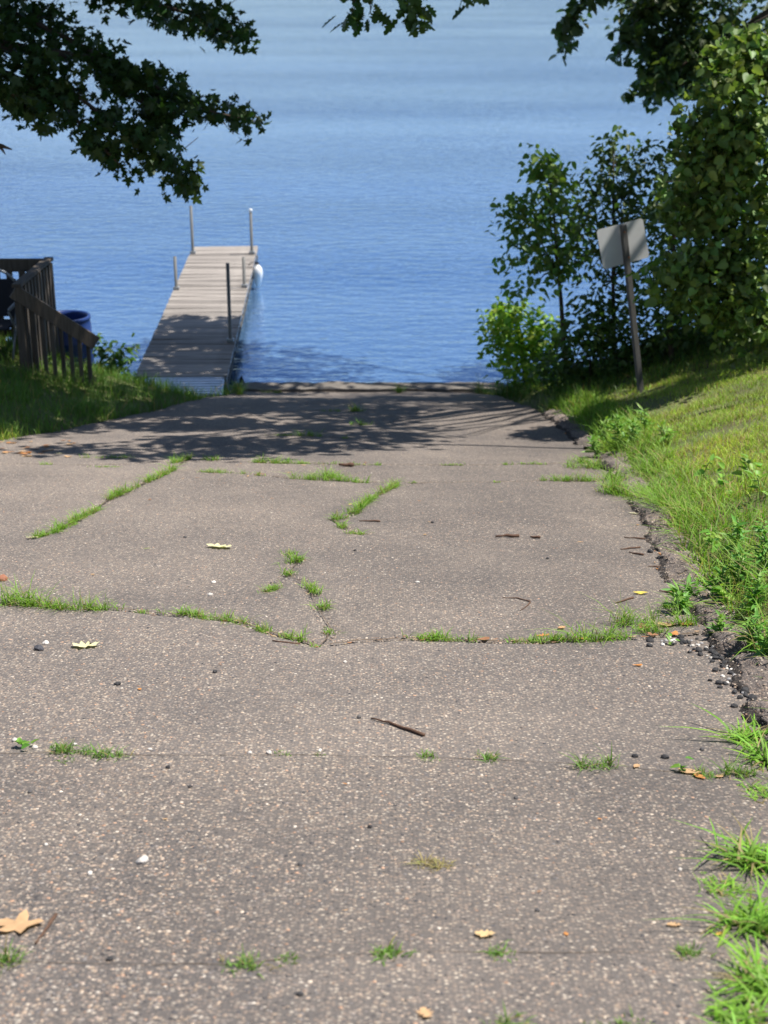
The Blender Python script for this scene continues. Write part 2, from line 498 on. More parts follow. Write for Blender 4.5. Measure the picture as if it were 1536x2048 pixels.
# aggregate: larger stones standing proud of the worn surface
def stones_mesh(name, P, size, cols, mat, parent=None, flat=0.5):
    n = len(P)
    oct_ = np.array([[1, 0, 0], [0.2, 1, 0], [-1, 0.15, 0], [-0.1, -1, 0], [0.1, 0.05, 1], [0.5, 0.5, 0.75], [-0.55, 0.4, 0.7], [-0.4, -0.55, 0.72], [0.5, -0.5, 0.7]])
    fc = np.array([[0, 1, 5], [1, 6, 5], [1, 2, 6], [2, 7, 6], [2, 3, 7], [3, 8, 7], [3, 0, 8], [0, 5, 8], [5, 6, 4], [6, 7, 4], [7, 8, 4], [8, 5, 4]])
    th = rng.uniform(0, 2 * np.pi, n)
    asp = rng.uniform(0.55, 1.0, n)
    J = oct_[None] * (1 + rng.uniform(-0.22, 0.22, (n, len(oct_), 3)))
    x = J[:, :, 0] * size[:, None]; y = J[:, :, 1] * (size * asp)[:, None]; z = J[:, :, 2] * (size * flat * rng.uniform(0.6, 1.1, n))[:, None]
    c, s = np.cos(th)[:, None], np.sin(th)[:, None]
    V = np.stack([P[:, 0:1] + x * c - y * s, P[:, 1:2] + x * s + y * c, P[:, 2:3] + z - 0.0012], 2)
    F = fc[None] + (np.arange(n) * len(oct_))[:, None, None]
    return np_mesh(name, V.reshape(-1, 3), [F.reshape(-1, 3)], mat, parent, col=np.repeat(cols, len(oct_), 0))
pal = np.array([[0.27, 0.21, 0.165], [0.31, 0.235, 0.175], [0.23, 0.18, 0.15], [0.13, 0.118, 0.113], [0.065, 0.062, 0.066],
                [0.36, 0.30, 0.24], [0.44, 0.39, 0.33], [0.32, 0.20, 0.135], [0.19, 0.165, 0.15], [0.27, 0.235, 0.20]])
palp = np.array([0.17, 0.14, 0.14, 0.11, 0.11, 0.08, 0.025, 0.055, 0.11, 0.06])
n = 210000
yy = 2.2 + 8.3 * rng.random(n) ** 1.25
xx = rng.uniform(-0.29, 0.29, n) * (yy * cp + (1.5 + 0.213 * yy) * sp + 0.3)
pat = np.array([noise.noise(Vector((a * 1.3, b_ * 1.3, 3.3))) for a, b_ in zip(xx[:n], yy[:n])])
keep = (xx < xR(yy) - 0.02) & (rng.random(n) < np.clip(0.58 + 1.0 * pat - 0.22 * xx, 0.14, 1))
xx, yy = xx[keep], yy[keep]
P = np.column_stack([xx, yy, road_surface(xx, yy)])
dcs = crack_dist(P[:, :2]); P = P[dcs > 0.014]; n = len(P)
sz = 0.0024 + 0.0056 * rng.random(n) ** 2.6
ci = rng.choice(len(pal), n, p=palp)
cc = pal[ci] * rng.uniform(0.65, 1.48, (n, 1))
ag = stones_mesh('aggregate', P, sz, cc, M['stone'], road, 0.42)
ag['kind'] = 'stuff'

# dirt lying in the cracks
for line, wk in zip(CW, [0.7, 0.7, 0.1, 0.08, 0.55, 0.5, 0.5, 0.5, 0.25, 0.25, 0.6, 0.6]):
    pts = np.array(line); seg = np.linalg.norm(np.diff(pts, axis=0), axis=1); tot = seg.sum()
    m_ = max(8, int(tot / 0.012)); f = np.linspace(0, tot, m_); cum = np.concatenate([[0], np.cumsum(seg)])
    cx_ = np.interp(f, cum, pts[:, 0]); cy_ = np.interp(f, cum, pts[:, 1])
    tx, ty = np.gradient(cx_), np.gradient(cy_); L_ = np.hypot(tx, ty) + 1e-9
    wv = 0.009 + 0.010 * np.array([max(-0.7, noise.noise(Vector((a * 5, b_ * 5, 8))) * 1.6) for a, b_ in zip(cx_, cy_)])
    wl = np.maximum(0.0005, wv * wk * rng.uniform(0.3, 1.7, m_)); wr = np.maximum(0.0005, wv * wk * rng.uniform(0.3, 1.7, m_))
    VL = np.stack([cx_ - ty / L_ * wl, cy_ + tx / L_ * wl], 1); VR = np.stack([cx_ + ty / L_ * wr, cy_ - tx / L_ * wr], 1)
    P_ = np.concatenate([VL, VR]); zz = road_surface(P_[:, 0], P_[:, 1]) + 0.0015
    i_ = np.arange(m_ - 1)
    o_ = np_mesh('crack_dirt', np.column_stack([P_, zz]), [np.stack([i_, i_ + m_, i_ + m_ + 1, i_ + 1], 1)], M['dirt'], road)

wm = np_mesh('lake', [(-4000, 8, 0), (4000, 8, 0), (4000, 8000, 0), (-4000, 8000, 0)], [np.array([[0, 1, 2, 3]])], M['water'])
tag(wm, 'calm blue lake with light ripples', kind='structure')

# unseen wooded bluff, added so that its reflection darkens the far water
hx = np.linspace(-3500, 3500, 141); hy = np.array([1150.0, 1180, 1240, 1340, 1500, 1700, 2000])
hp = np.array([-2.0, 6, 14, 20, 24, 22, 12])
hn = np.array([noise.noise(Vector((a * 0.0022, 0.3, 0))) for a in hx]); hn2 = np.array([[noise.noise(Vector((a * 0.02, b_ * 0.02, 1))) for a in hx] for b_ in hy])
HX, HY = np.meshgrid(hx, hy)
HZ = hp[:, None] * (1 + 0.45 * hn)[None, :] + hn2 * 7 * (hp[:, None] > 0)
M['forest'] = mat_plain('added_far_woods', (0.03, 0.055, 0.05), 1.0, 0, 0.4, 0.05, 0.1)
tag(np_mesh('added_hills', np.column_stack([HX.ravel(), HY.ravel(), HZ.ravel()]), [grid_faces(len(hy), len(hx))], M['forest'], smooth=True), 'unseen wooded bluff added on the far shore to darken the lake', kind='structure')

# concrete sill at the end of the asphalt
def rough_slab(name, x0, x1, y0, y1, ztop, thick, mat, parent=None, nx=60, ny=10, amp=0.02, drop=0.0):
    xs = np.linspace(x0, x1, nx); ys = np.linspace(y0, y1, ny); V = []
    for j, yy_ in enumerate(ys):
        for i, xx_ in enumerate(xs):
            nz = noise.noise(Vector((xx_ * 2.3, yy_ * 3, 1))) * amp + noise.noise(Vector((xx_ * 9, yy_ * 9, 4))) * amp * 0.5
            V.append((xx_, yy_ + (noise.noise(Vector((xx_ * 4, 9, j))) * 0.03 if j in (0, ny - 1) else 0), ztop + nz - drop * j / (ny - 1)))
    top = list(V)
    V += [(a, b_, -0.8) for a, b_, c_ in top]
    F = [tuple(f) for f in grid_faces(ny, nx)]
    o = nx * ny
    def edge(ids):
        for a, b_ in zip(ids[:-1], ids[1:]): F.append((a, a + o, b_ + o, b_))
    edge(list(range(nx))[::-1]); edge(list(range((ny - 1) * nx, ny * nx)))
    edge([j * nx for j in range(ny)]); edge([j * nx + nx - 1 for j in range(ny)][::-1])
    me = bpy.data.meshes.new(name); me.from_pydata(V, [], F); me.update(); me.materials.append(mat)
    return add(name, me, parent)
sill = rough_slab('concrete_sill', -2.0, 1.6, 19.0, 19.32, 0.425, 0.2, M['sill'], nx=160, ny=14, amp=0.018)
tag(sill, 'broken concrete edge where the ramp meets the water', kind='structure')

# asphalt kerb, broken into lengths
kerb = empty('kerb', (1.4, 6, 3), 'crumbling asphalt kerb between the road and the grass', 'kerb')
del kerb['category']; kerb['kind'] = 'structure'
def kerb_piece(y0, y1, wd=0.24, hgt=0.085, shift=0.0):
    na = max(6, int((y1 - y0) / 0.016)); nc = 23
    V = []; C = []
    for i in range(na):
        yy_ = y0 + (y1 - y0) * i / (na - 1)
        e = min(1, min(i, na - 1 - i) / 4.5)
        for k in range(nc):
            f = k / (nc - 1)
            if f < 0.25: dx = 0.0 + 0.05 * f / 0.25; z = hgt * (f / 0.25) ** 0.6
            elif f < 0.85: dx = 0.05 + (wd - 0.08) * (f - 0.25) / 0.6; z = hgt + 0.02 * math.sin((f - 0.25) / 0.6 * math.pi)
            else: dx = wd - 0.03 + 0.03 * (f - 0.85) / 0.15; z = hgt * (1 - (f - 0.85) / 0.15)
            px_ = float(xR(yy_)) - 0.03 + shift + dx
            nn = noise.noise(Vector((px_ * 6, yy_ * 6, 2)))
            n3 = noise.noise(Vector((px_ * 26, yy_ * 26, 7))) + 0.7 * noise.noise(Vector((px_ * 70, yy_ * 70, 3)))
            jit = noise.noise(Vector((0.3, yy_ * 5, 1))) * 0.05 + (noise.noise(Vector((f * 9, yy_ * 19, 1))) + noise.noise(Vector((f * 23, yy_ * 55, 1))) * .6) * 0.02
            zz = float(road_surface(px_, yy_)) - 0.03 + (z * (0.75 + 0.6 * nn) + 0.03 + 0.011 * n3) * (0.25 + 0.75 * e)
            V.append((px_ + jit, yy_, zz))
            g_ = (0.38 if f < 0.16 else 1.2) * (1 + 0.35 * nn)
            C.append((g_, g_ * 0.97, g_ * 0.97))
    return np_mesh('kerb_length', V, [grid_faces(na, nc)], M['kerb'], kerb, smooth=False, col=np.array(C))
KST = []
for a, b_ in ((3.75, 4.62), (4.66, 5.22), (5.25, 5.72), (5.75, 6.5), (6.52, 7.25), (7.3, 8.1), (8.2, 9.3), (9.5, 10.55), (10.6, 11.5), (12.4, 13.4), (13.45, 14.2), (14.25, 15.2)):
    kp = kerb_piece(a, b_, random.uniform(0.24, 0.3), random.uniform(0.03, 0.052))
    if b_ < 11:
        vv = np.array([v_.co[:] for v_ in kp.data.vertices]); KST.append(vv[rng.integers(0, len(vv), int(1500 * (b_ - a)))])
KP = np.concatenate(KST) + np.column_stack([rng.normal(0, .006, (sum(map(len, KST)), 2)), np.zeros(sum(map(len, KST)))])
kst = stones_mesh('aggregate', KP, 0.0022 + 0.004 * rng.random(len(KP)) ** 2, pal[rng.choice(len(pal), len(KP), p=palp)] * rng.uniform(0.6, 1.3, (len(KP), 1)), M['stone'], kerb, 0.5)
kst['kind'] = 'stuff'

# ------------------------------------------------------------------ grass
def blades(P, h, wd, az, bend, cols, segs=3, up=None, twist=None):
    n = len(P)
    ts = np.linspace(0, 1, segs + 1)
    V = np.zeros((n, 2 * segs + 1, 3)); C = np.zeros((n, 2 * segs + 1, 3))
    dirx, diry = np.cos(az), np.sin(az)
    faz = az + np.pi / 2 + rng.uniform(-0.9, 0.9, n)
    sx, sy = np.cos(faz), np.sin(faz)
    for i, t_ in enumerate(ts):
        hor = h * bend * (0.25 * t_ + 0.75 * t_ ** 2)
        ver = h * (t_ - 0.42 * np.clip(bend, 0, 1.6) * t_ ** 2)
        c = np.stack([P[:, 0] + dirx * hor, P[:, 1] + diry * hor, P[:, 2] + ver - 0.004], 1)
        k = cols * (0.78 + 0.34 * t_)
        if i < segs:
            ww = wd * (1 - 0.75 * t_ ** 1.4) * 0.5 * (0.75 + min(1, t_ * 3) * 0.25)
            V[:, 2 * i] = c + np.stack([sx * ww, sy * ww, 0 * ww], 1)
            V[:, 2 * i + 1] = c - np.stack([sx * ww, sy * ww, 0 * ww], 1)
            C[:, 2 * i] = k; C[:, 2 * i + 1] = k
        else:
            V[:, 2 * i] = c; C[:, 2 * i] = k
    nv = 2 * segs + 1
    off = (np.arange(n) * nv)[:, None]
    q = [np.array([2 * i, 2 * i + 1, 2 * i + 3, 2 * i + 2]) + off for i in range(segs - 1)]
    tr = np.array([2 * segs - 2, 2 * segs - 1, 2 * segs]) + off
    F = ([np.concatenate(q)] if q else []) + [tr]
    return V.reshape(-1, 3), F, C.reshape(-1, 3)
def gcol(n, base, var=0.25, dry=0.08):
    c = np.array(base)[None] * rng.uniform(1 - var, 1 + var, (n, 1)) * rng.uniform(0.9, 1.1, (n, 3))
    d = rng.random(n) < dry
    c[d] = np.array([0.34, 0.27, 0.12]) * rng.uniform(0.6, 1.1, (d.sum(), 1))
    return c
G_BRIGHT = (0.17, 0.31, 0.035); G_LAWN = (0.29, 0.42, 0.06); G_DEEP = (0.075, 0.15, 0.03); G_BLUE = (0.12, 0.24, 0.07)

def field(name, label, n, pick, hrange, wrange, bend, base, segs=2, dry=0.1, clump=0.0):
    x, y = pick(n)
    z = surface(x, y)
    h = rng.uniform(*hrange, len(x))
    if clump:
        f = np.array([noise.noise(Vector((a * 2.2, b_ * 2.2, 5))) for a, b_ in zip(x, y)])
        h *= 1 + clump * f
        k = rng.random(len(x)) < np.clip(0.75 + 1.1 * f, 0.15, 1)
        x, y, z, h = x[k], y[k], z[k], h[k]
    n = len(x)
    c = gcol(n, base, 0.28, dry)
    pt = np.array([noise.noise(Vector((a * 1.1, b_ * 0.8, 11))) for a, b_ in zip(x, y)])
    c *= (1 + 0.35 * pt)[:, None]; c[:, 0] *= 1 + 0.25 * np.clip(pt, 0, 1)
    V, F, C = blades(np.column_stack([x, y, z]), h, rng.uniform(*wrange, n), rng.uniform(0, 2 * np.pi, n), rng.uniform(*bend, n), c, segs)
    o = np_mesh(name, V, F, M['grass'], col=C)
    return tag(o, label, kind='stuff')
def region_right(n, d0, d1, y0, y1, pw=1.0):
    y = rng.uniform(y0, y1, n); d = d0 + (d1 - d0) * rng.random(n) ** pw
    return xR(y) + d, y
def region_left(n, d0, d1, y0, y1, pw=1.0):
    y = rng.uniform(y0, y1, n); d = d0 + (d1 - d0) * rng.random(n) ** pw
    return xL(y) - d, y
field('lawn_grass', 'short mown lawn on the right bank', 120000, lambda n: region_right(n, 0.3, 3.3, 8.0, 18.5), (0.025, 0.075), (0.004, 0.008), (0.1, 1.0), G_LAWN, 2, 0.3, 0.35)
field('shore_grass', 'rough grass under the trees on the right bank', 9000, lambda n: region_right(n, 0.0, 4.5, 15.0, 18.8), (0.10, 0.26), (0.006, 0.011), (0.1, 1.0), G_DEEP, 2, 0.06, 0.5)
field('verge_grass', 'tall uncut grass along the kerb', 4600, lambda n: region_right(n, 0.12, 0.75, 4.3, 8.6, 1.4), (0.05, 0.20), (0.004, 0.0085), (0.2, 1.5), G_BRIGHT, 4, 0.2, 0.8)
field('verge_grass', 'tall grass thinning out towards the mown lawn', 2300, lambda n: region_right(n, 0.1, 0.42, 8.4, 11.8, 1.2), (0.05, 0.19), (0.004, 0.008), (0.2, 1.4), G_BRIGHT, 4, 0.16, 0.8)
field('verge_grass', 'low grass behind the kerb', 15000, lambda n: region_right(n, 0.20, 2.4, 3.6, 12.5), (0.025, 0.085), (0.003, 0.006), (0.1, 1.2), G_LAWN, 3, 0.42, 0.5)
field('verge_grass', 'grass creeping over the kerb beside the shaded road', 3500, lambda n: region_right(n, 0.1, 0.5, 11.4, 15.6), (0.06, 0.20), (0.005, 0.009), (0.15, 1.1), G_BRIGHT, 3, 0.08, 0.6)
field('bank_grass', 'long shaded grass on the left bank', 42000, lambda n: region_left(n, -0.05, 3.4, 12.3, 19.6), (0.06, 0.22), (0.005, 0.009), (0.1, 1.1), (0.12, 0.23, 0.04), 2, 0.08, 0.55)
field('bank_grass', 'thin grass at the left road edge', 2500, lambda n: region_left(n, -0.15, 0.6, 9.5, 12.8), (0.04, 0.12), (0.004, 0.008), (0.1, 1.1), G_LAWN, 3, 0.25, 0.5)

def tuft(x0, y0, x1, y1, hpx, label, group, base=G_BRIGHT, dense=1.0, wmm=4.0, spread=None, dry=0.08, name='grass_tuft', bendr=(0.3, 1.5), segs=3):
    a, b_ = hit(x0, y0), hit(x1, y1)
    s = scale_at((a + b_) / 2)
    h = hpx / s * 1.15
    L = np.linalg.norm(b_ - a)
    sp_ = spread if spread is not None else max(0.014, 0.13 * h + 0.012)
    n = int(max(22, dense * (34 + L / 0.0035 * 1.9)))
    f = rng.random(n)
    # a few crowns the blades spring from
    k = max(1, int(L / 0.045)); cr_ = rng.random(k)
    f = np.where(rng.random(n) < 0.75, np.clip(cr_[rng.integers(0, k, n)] + rng.normal(0, 0.012 / max(L, .03), n), 0, 1), f)
    p = a + (b_ - a) * f[:, None]
    p[:, 0] += rng.normal(0, sp_ * 0.5, n); p[:, 1] += rng.normal(0, sp_, n)
    p[:, 2] = surface(p[:, 0], p[:, 1])
    lump = np.array([noise.noise(Vector((q_[0] * 14, q_[1] * 14, 2))) for q_ in p])
    hh = h * rng.uniform(0.35, 1.25, n) * (1 + 0.9 * lump)
    hh = np.maximum(hh, h * 0.2)
    V, F, C = blades(p, hh, rng.uniform(0.5, 1.5, n) * wmm / 1000, rng.uniform(0, 2 * np.pi, n), rng.uniform(*bendr, n), gcol(n, base, 0.4, dry + 0.06), segs)
    c0 = ((a + b_) / 2).astype(np.float32)
    o = np_mesh(name, V - c0, F, M['grass'], col=C)
    o.location = Vector(c0.tolist())
    return tag(o, label, 'grass', group)

CRK = {
 'mid': ('grass tuft in the wide crack across the sunlit asphalt', 'grass in the wide cross crack',
   [(0, 1207, 60, 1212, 42), (50, 1210, 120, 1217, 34), (105, 1217, 180, 1222, 28), (165, 1220, 240, 1219, 30), (275, 1224, 300, 1225, 10), (315, 1225, 400, 1230, 18),
    (380, 1233, 490, 1247, 20), (510, 1260, 540, 1263, 20), (560, 1272, 610, 1282, 18), (570, 1292, 635, 1294, 10), (650, 1264, 678, 1267, 10),
    (810, 1276, 870, 1279, 18), (860, 1279, 950, 1282, 20), (1005, 1283, 1090, 1284, 14), (1090, 1280, 1160, 1282, 26), (1130, 1281, 1200, 1281, 40), (1190, 1279, 1250, 1277, 34)]),
 'kerbend': ('leafy grass clump where the wide crack meets the kerb', 'grass by the kerb end of the wide crack',
   [(1235, 1248, 1320, 1250, 52), (1270, 1266, 1340, 1264, 28), (1340, 1250, 1430, 1262, 30), (1330, 1215, 1420, 1225, 34)]),
 'stick': ('small grass tuft in the faint crack below the twig', 'grass in the faint cross crack',
   [(90, 1502, 200, 1507, 24), (125, 1522, 150, 1523, 9), (190, 1512, 270, 1514, 18), (555, 1509, 585, 1510, 9), (635, 1510, 650, 1510, 7),
    (840, 1514, 875, 1516, 13), (950, 1517, 985, 1518, 14), (1155, 1532, 1225, 1534, 34), (1400, 1550, 1450, 1553, 18), (1450, 1548, 1536, 1552, 30)]),
 'near': ('low grass tuft in the crack nearest the fallen brown leaf', 'grass in the front crack',
   [(445, 1930, 525, 1933, 24), (550, 1918, 600, 1920, 12), (755, 1906, 825, 1908, 22), (985, 1905, 1018, 1908, 18), (1365, 1905, 1420, 1910, 20), (0, 1922, 30, 1926, 34),
    (960, 2052, 1060, 2055, 22), (1180, 2052, 1330, 2056, 18), (820, 1728, 905, 1732, 20)]),
 'long': ('grass tuft in the diagonal crack running up the road', 'grass in the diagonal crack',
   [(60, 1077, 130, 1062, 16), (110, 1064, 155, 1048, 20), (140, 1048, 205, 1018, 18), (215, 1000, 280, 972, 18), (295, 964, 350, 940, 18), (345, 927, 382, 917, 15)]),
 'far': ('thin grass tuft in the joint just before the tree shadow', 'grass in the far joint',
   [(80, 929, 110, 929, 8), (160, 916, 270, 916, 9), (405, 920, 440, 921, 14), (500, 924, 560, 926, 14), (545, 926, 600, 927, 12), (600, 927, 700, 928, 7), (700, 930, 760, 930, 6),
    (880, 930, 930, 930, 6), (1010, 929, 1030, 929, 9), (1045, 928, 1095, 928, 8), (1140, 922, 1180, 926, 16), (170, 934, 240, 934, 5)]),
 'far2': ('short grass tuft in the joint beyond the smooth asphalt panel', 'grass in the second far joint',
   [(395, 944, 500, 949, 11), (515, 950, 530, 952, 9), (585, 957, 660, 961, 18), (650, 958, 735, 966, 15), (625, 954, 680, 957, 24), (985, 964, 1000, 964, 5), (1085, 961, 1130, 962, 14), (1130, 961, 1205, 962, 20), (820, 965, 830, 965, 6)]),
 'hook': ('grass tuft along the hooked crack in mid road', 'grass in the hooked crack',
   [(795, 970, 755, 990, 17), (755, 992, 712, 1022, 17), (662, 1038, 700, 1038, 18), (692, 1027, 722, 1025, 18), (665, 1054, 690, 1055, 14), (690, 1067, 730, 1069, 14)]),
 'short': ('grass tuft in the short forked crack in the middle of the road', 'grass in the forked crack',
   [(565, 1107, 590, 1107, 10), (570, 1128, 608, 1120, 22), (568, 1148, 592, 1150, 18), (520, 1187, 560, 1174, 20), (610, 1172, 638, 1188, 20), (622, 1214, 655, 1216, 18)]),
 'shade': ('grass tuft growing from the asphalt in the tree shadow', 'grass in the shaded asphalt',
   [(600, 872, 640, 873, 15), (535, 870, 600, 871, 5), (685, 877, 700, 877, 7), (700, 850, 745, 850, 10), (700, 823, 730, 823, 16), (640, 823, 680, 823, 8)]),
}
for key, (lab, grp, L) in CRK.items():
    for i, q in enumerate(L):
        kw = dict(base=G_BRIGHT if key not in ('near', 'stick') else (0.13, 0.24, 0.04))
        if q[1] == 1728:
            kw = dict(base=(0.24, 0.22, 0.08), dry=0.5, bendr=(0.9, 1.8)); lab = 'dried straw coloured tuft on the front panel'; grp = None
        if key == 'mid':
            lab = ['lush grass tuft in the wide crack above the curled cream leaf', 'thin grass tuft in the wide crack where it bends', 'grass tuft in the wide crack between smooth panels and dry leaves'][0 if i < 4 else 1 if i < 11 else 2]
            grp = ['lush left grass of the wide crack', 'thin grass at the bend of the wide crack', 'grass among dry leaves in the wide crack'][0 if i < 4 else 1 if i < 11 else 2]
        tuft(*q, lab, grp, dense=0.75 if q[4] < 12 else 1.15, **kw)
EDGE = [(1465, 1482, 1540, 1490, 58), (1500, 1520, 1560, 1530, 60), (1480, 1585, 1540, 1590, 26), (1450, 1725, 1560, 1725, 85), (1390, 1775, 1480, 1770, 24),
        (1445, 1855, 1560, 1850, 75), (1470, 1980, 1580, 1980, 95), (1440, 2040, 1510, 2056, 60)]
EDGE_L = ['crabgrass clump at the foot of the broken kerb end', 'crabgrass clump behind the dry leaves of the faint crack', 'small crabgrass sprig just below the faint crack',
          'lush crabgrass clump between the faint crack and the small tan leaf', 'low crabgrass sprig creeping out in front of the lush clump', 'crabgrass clump beside the small tan leaf and bright orange leaf',
          'big crabgrass clump at the right end of the front crack', 'crabgrass clump on the viewer side of the front crack']
for q, lab in zip(EDGE, EDGE_L):
    q = (q[0] + 22, q[1], q[2] + 22, q[3], q[4] * 0.72)
    tuft(*q, lab, 'crabgrass clumps on the right road edge', dense=1.7, wmm=8.5 if q[4] > 40 else 6, spread=0.035, name='grass_clump', base=(0.17, 0.33, 0.035), bendr=(0.7, 2.1), segs=4)
for q in [(1140, 935, 1200, 935, 20), (1210, 985, 1290, 1000, 40), (1215, 960, 1270, 970, 34), (1290, 1010, 1380, 1040, 46)]:
    tuft(*q, 'arching grass clump spilling over the broken kerb', 'grass clumps over the kerb', dense=1.8, wmm=5, spread=0.06, name='grass_clump', base=G_BRIGHT, bendr=(0.3, 1.3), segs=4)
for q in [(445, 790, 480, 790, 24), (640, 782, 690, 783, 12), (720, 784, 800, 786, 16), (520, 785, 560, 786, 8), (955, 786, 1010, 788, 26), (1000, 790, 1050, 794, 24)]:
    tuft(*q, 'dark grass tuft along the broken concrete edge', 'grass along the concrete edge', base=G_DEEP, wmm=6, spread=0.04)

# ------------------------------------------------------------------ leaves
def fan(half, cz=0.0, ctr=0.35):
    L = [p for p in half] + [(-u, v_) for u, v_ in half[::-1] if abs(u) > 1e-6]
    V = [(0, ctr, 0)] + [(u, v_, cz * abs(u)) for u, v_ in L]
    n_ = len(L)
    F = [(0, 1 + i, 1 + (i + 1) % n_) for i in range(n_)]
    return np.array(V), np.array(F)
MAPLE = fan([(0, 0), (0.20, -0.10), (0.34, 0.02), (0.24, 0.18), (0.42, 0.26), (0.58, 0.48), (0.38, 0.50), (0.17, 0.46), (0.22, 0.70), (0.10, 0.76), (0, 1.0)], 0.22)
OAK = fan([(0, 0), (0.12, 0.1), (0.26, 0.18), (0.14, 0.30), (0.36, 0.42), (0.18, 0.52), (0.38, 0.68), (0.17, 0.74), (0.18, 0.9), (0, 1.0)], 0.25, 0.45)
LINDEN = fan([(0, 0.02), (0.22, -0.06), (0.41, 0.12), (0.43, 0.42), (0.25, 0.74), (0, 1.0)], 0.5)
OVATE = fan([(0, 0), (0.26, 0.18), (0.29, 0.48), (0.13, 0.82), (0, 1.0)], 0.5)
LANCE = fan([(0, 0), (0.10, 0.25), (0.11, 0.55), (0, 1.0)], 0.3)
def orient(n, droop=0.6, flat=0.5):
    """random leaf frames: tip direction (drooping) and normal (facing up by `flat`)."""
    az = rng.uniform(0, 2 * np.pi, n)
    tip = np.stack([np.cos(az), np.sin(az), -droop + rng.normal(0, 0.45, n)], 1)
    tip /= np.linalg.norm(tip, axis=1)[:, None]
    up = np.stack([rng.normal(0, 1 - flat, n), rng.normal(0, 1 - flat, n), np.full(n, flat + 0.25)], 1)
    nor = up - (up * tip).sum(1)[:, None] * tip
    nor /= np.linalg.norm(nor, axis=1)[:, None] + 1e-9
    side = np.cross(tip, nor)
    return tip, nor, side
def leaf_cloud(P, size, tpl, cols, droop=0.6, flat=0.5):
    n = len(P); TV, TF = tpl
    tip, nor, side = orient(n, droop, flat)
    V = P[:, None, :] + size[:, None, None] * (TV[None, :, 0:1] * side[:, None] + TV[None, :, 1:2] * tip[:, None] + TV[None, :, 2:3] * nor[:, None])
    F = TF[None] + (np.arange(n) * len(TV))[:, None, None]
    return V.reshape(-1, 3), F.reshape(-1, 3), np.repeat(cols, len(TV), 0)
def leaf_objects(P, size, tpl, col, parent, droop=0.6, flat=0.5, name='leaf'):
    """single leaves: objects that share one mesh."""
    me = np_mesh('leaf', tpl[0], [tpl[1]], M['leaf'], link=False, col=np.tile(np.array(col), (len(tpl[0]), 1)))
    tip, nor, side = orient(len(P), droop, flat)
    for i in range(len(P)):
        o = bpy.data.objects.new(name, me); COL.objects.link(o)
        o.parent = parent
        R = Matrix((side[i], tip[i], nor[i])).transposed().to_4x4()
        o.matrix_parent_inverse = Matrix.Translation(-parent.location)
        o.matrix_basis = Matrix.Translation(P[i].tolist()) @ R @ Matrix.Scale(float(size[i]), 4)
def lcol(n, base, var=0.3):
    c = np.array(base)[None] * rng.uniform(1 - var, 1 + var, (n, 1))
    c[:, 0] *= rng.uniform(0.8, 1.3, n)
    return c
def px_line(line, Y, dY, n, rpx, clump=7):
    """points in leaf clusters along a bough whose course was traced at distance Y."""
    line = [np.array(p, float) for p in line]
    seg = [np.linalg.norm(b_ - a) for a, b_ in zip(line[:-1], line[1:])]
    m_ = max(1, n // clump); out = []
    for _ in range(m_):
        r = random.random() * sum(seg); i = 0
        while i < len(seg) - 1 and r > seg[i]: r -= seg[i]; i += 1
        f = min(1, r / seg[i]); q = line[i] + (line[i + 1] - line[i]) * f
        tot = (sum(seg[:i]) + r) / sum(seg)
        rr = rpx * (1 - 0.55 * tot)
        q = q + np.array([random.gauss(0, rr * 0.45), random.gauss(0, rr * 0.5)])
        c = at_y(q[0], q[1], Y + random.uniform(-dY, dY))
        out.append(c + rng.normal(0, 0.055, (clump, 3)))
    return np.concatenate(out)
def px_blob(cx, cy, rx, ry_, Y, dY, n, clump=7, sig=0.07):
    m_ = max(1, n // clump); out = []
    for _ in range(m_):
        a = random.random() * 2 * math.pi; r = math.sqrt(random.random())
        c = at_y(cx + rx * r * math.cos(a), cy + ry_ * r * math.sin(a), Y + random.uniform(-dY, dY) * math.sqrt(max(0.05, 1 - r * r)))
        out.append(c + rng.normal(0, sig, (clump, 3)))
    return np.concatenate(out)
def vol(c, r, n, clump=12, sig=0.16, shell=0.35):
    m_ = max(1, n // clump)
    d = rng.normal(0, 1, (m_, 3)); d /= np.linalg.norm(d, axis=1)[:, None]
    rad = rng.random(m_) ** shell
    C = np.array(c) + d * rad[:, None] * np.array(r)
    return (C[:, None, :] + rng.normal(0, sig, (m_, clump, 3))).reshape(-1, 3)
def crook(a, b_, k=5, amp=0.12):
    a = Vector(a); b_ = Vector(b_); out = []
    for i in range(k + 1):
        f = i / k; p = a.lerp(b_, f)
        if 0 < i < k: p += Vector((random.uniform(-amp, amp), random.uniform(-amp, amp), random.uniform(-amp, amp)))
        out.append(p)
    return out
def crown_mesh(parent, groups, name='crown'):
    Vs, Fs, Cs, off = [], [], [], 0
    for (P, size, tpl, cols, droop, flat) in groups:
        V, F, C = leaf_cloud(P, size, tpl, cols, droop, flat)
        Vs.append(V); Fs.append(F + off); Cs.append(C); off += len(V)
    o = np_mesh(name, np.concatenate(Vs), [np.concatenate(Fs)], M['leaf'], parent, col=np.concatenate(Cs))
    o['kind'] = 'stuff'
    return o
def sizes(n, s, v_=0.3): return s * rng.uniform(1 - v_, 1 + v_, n)

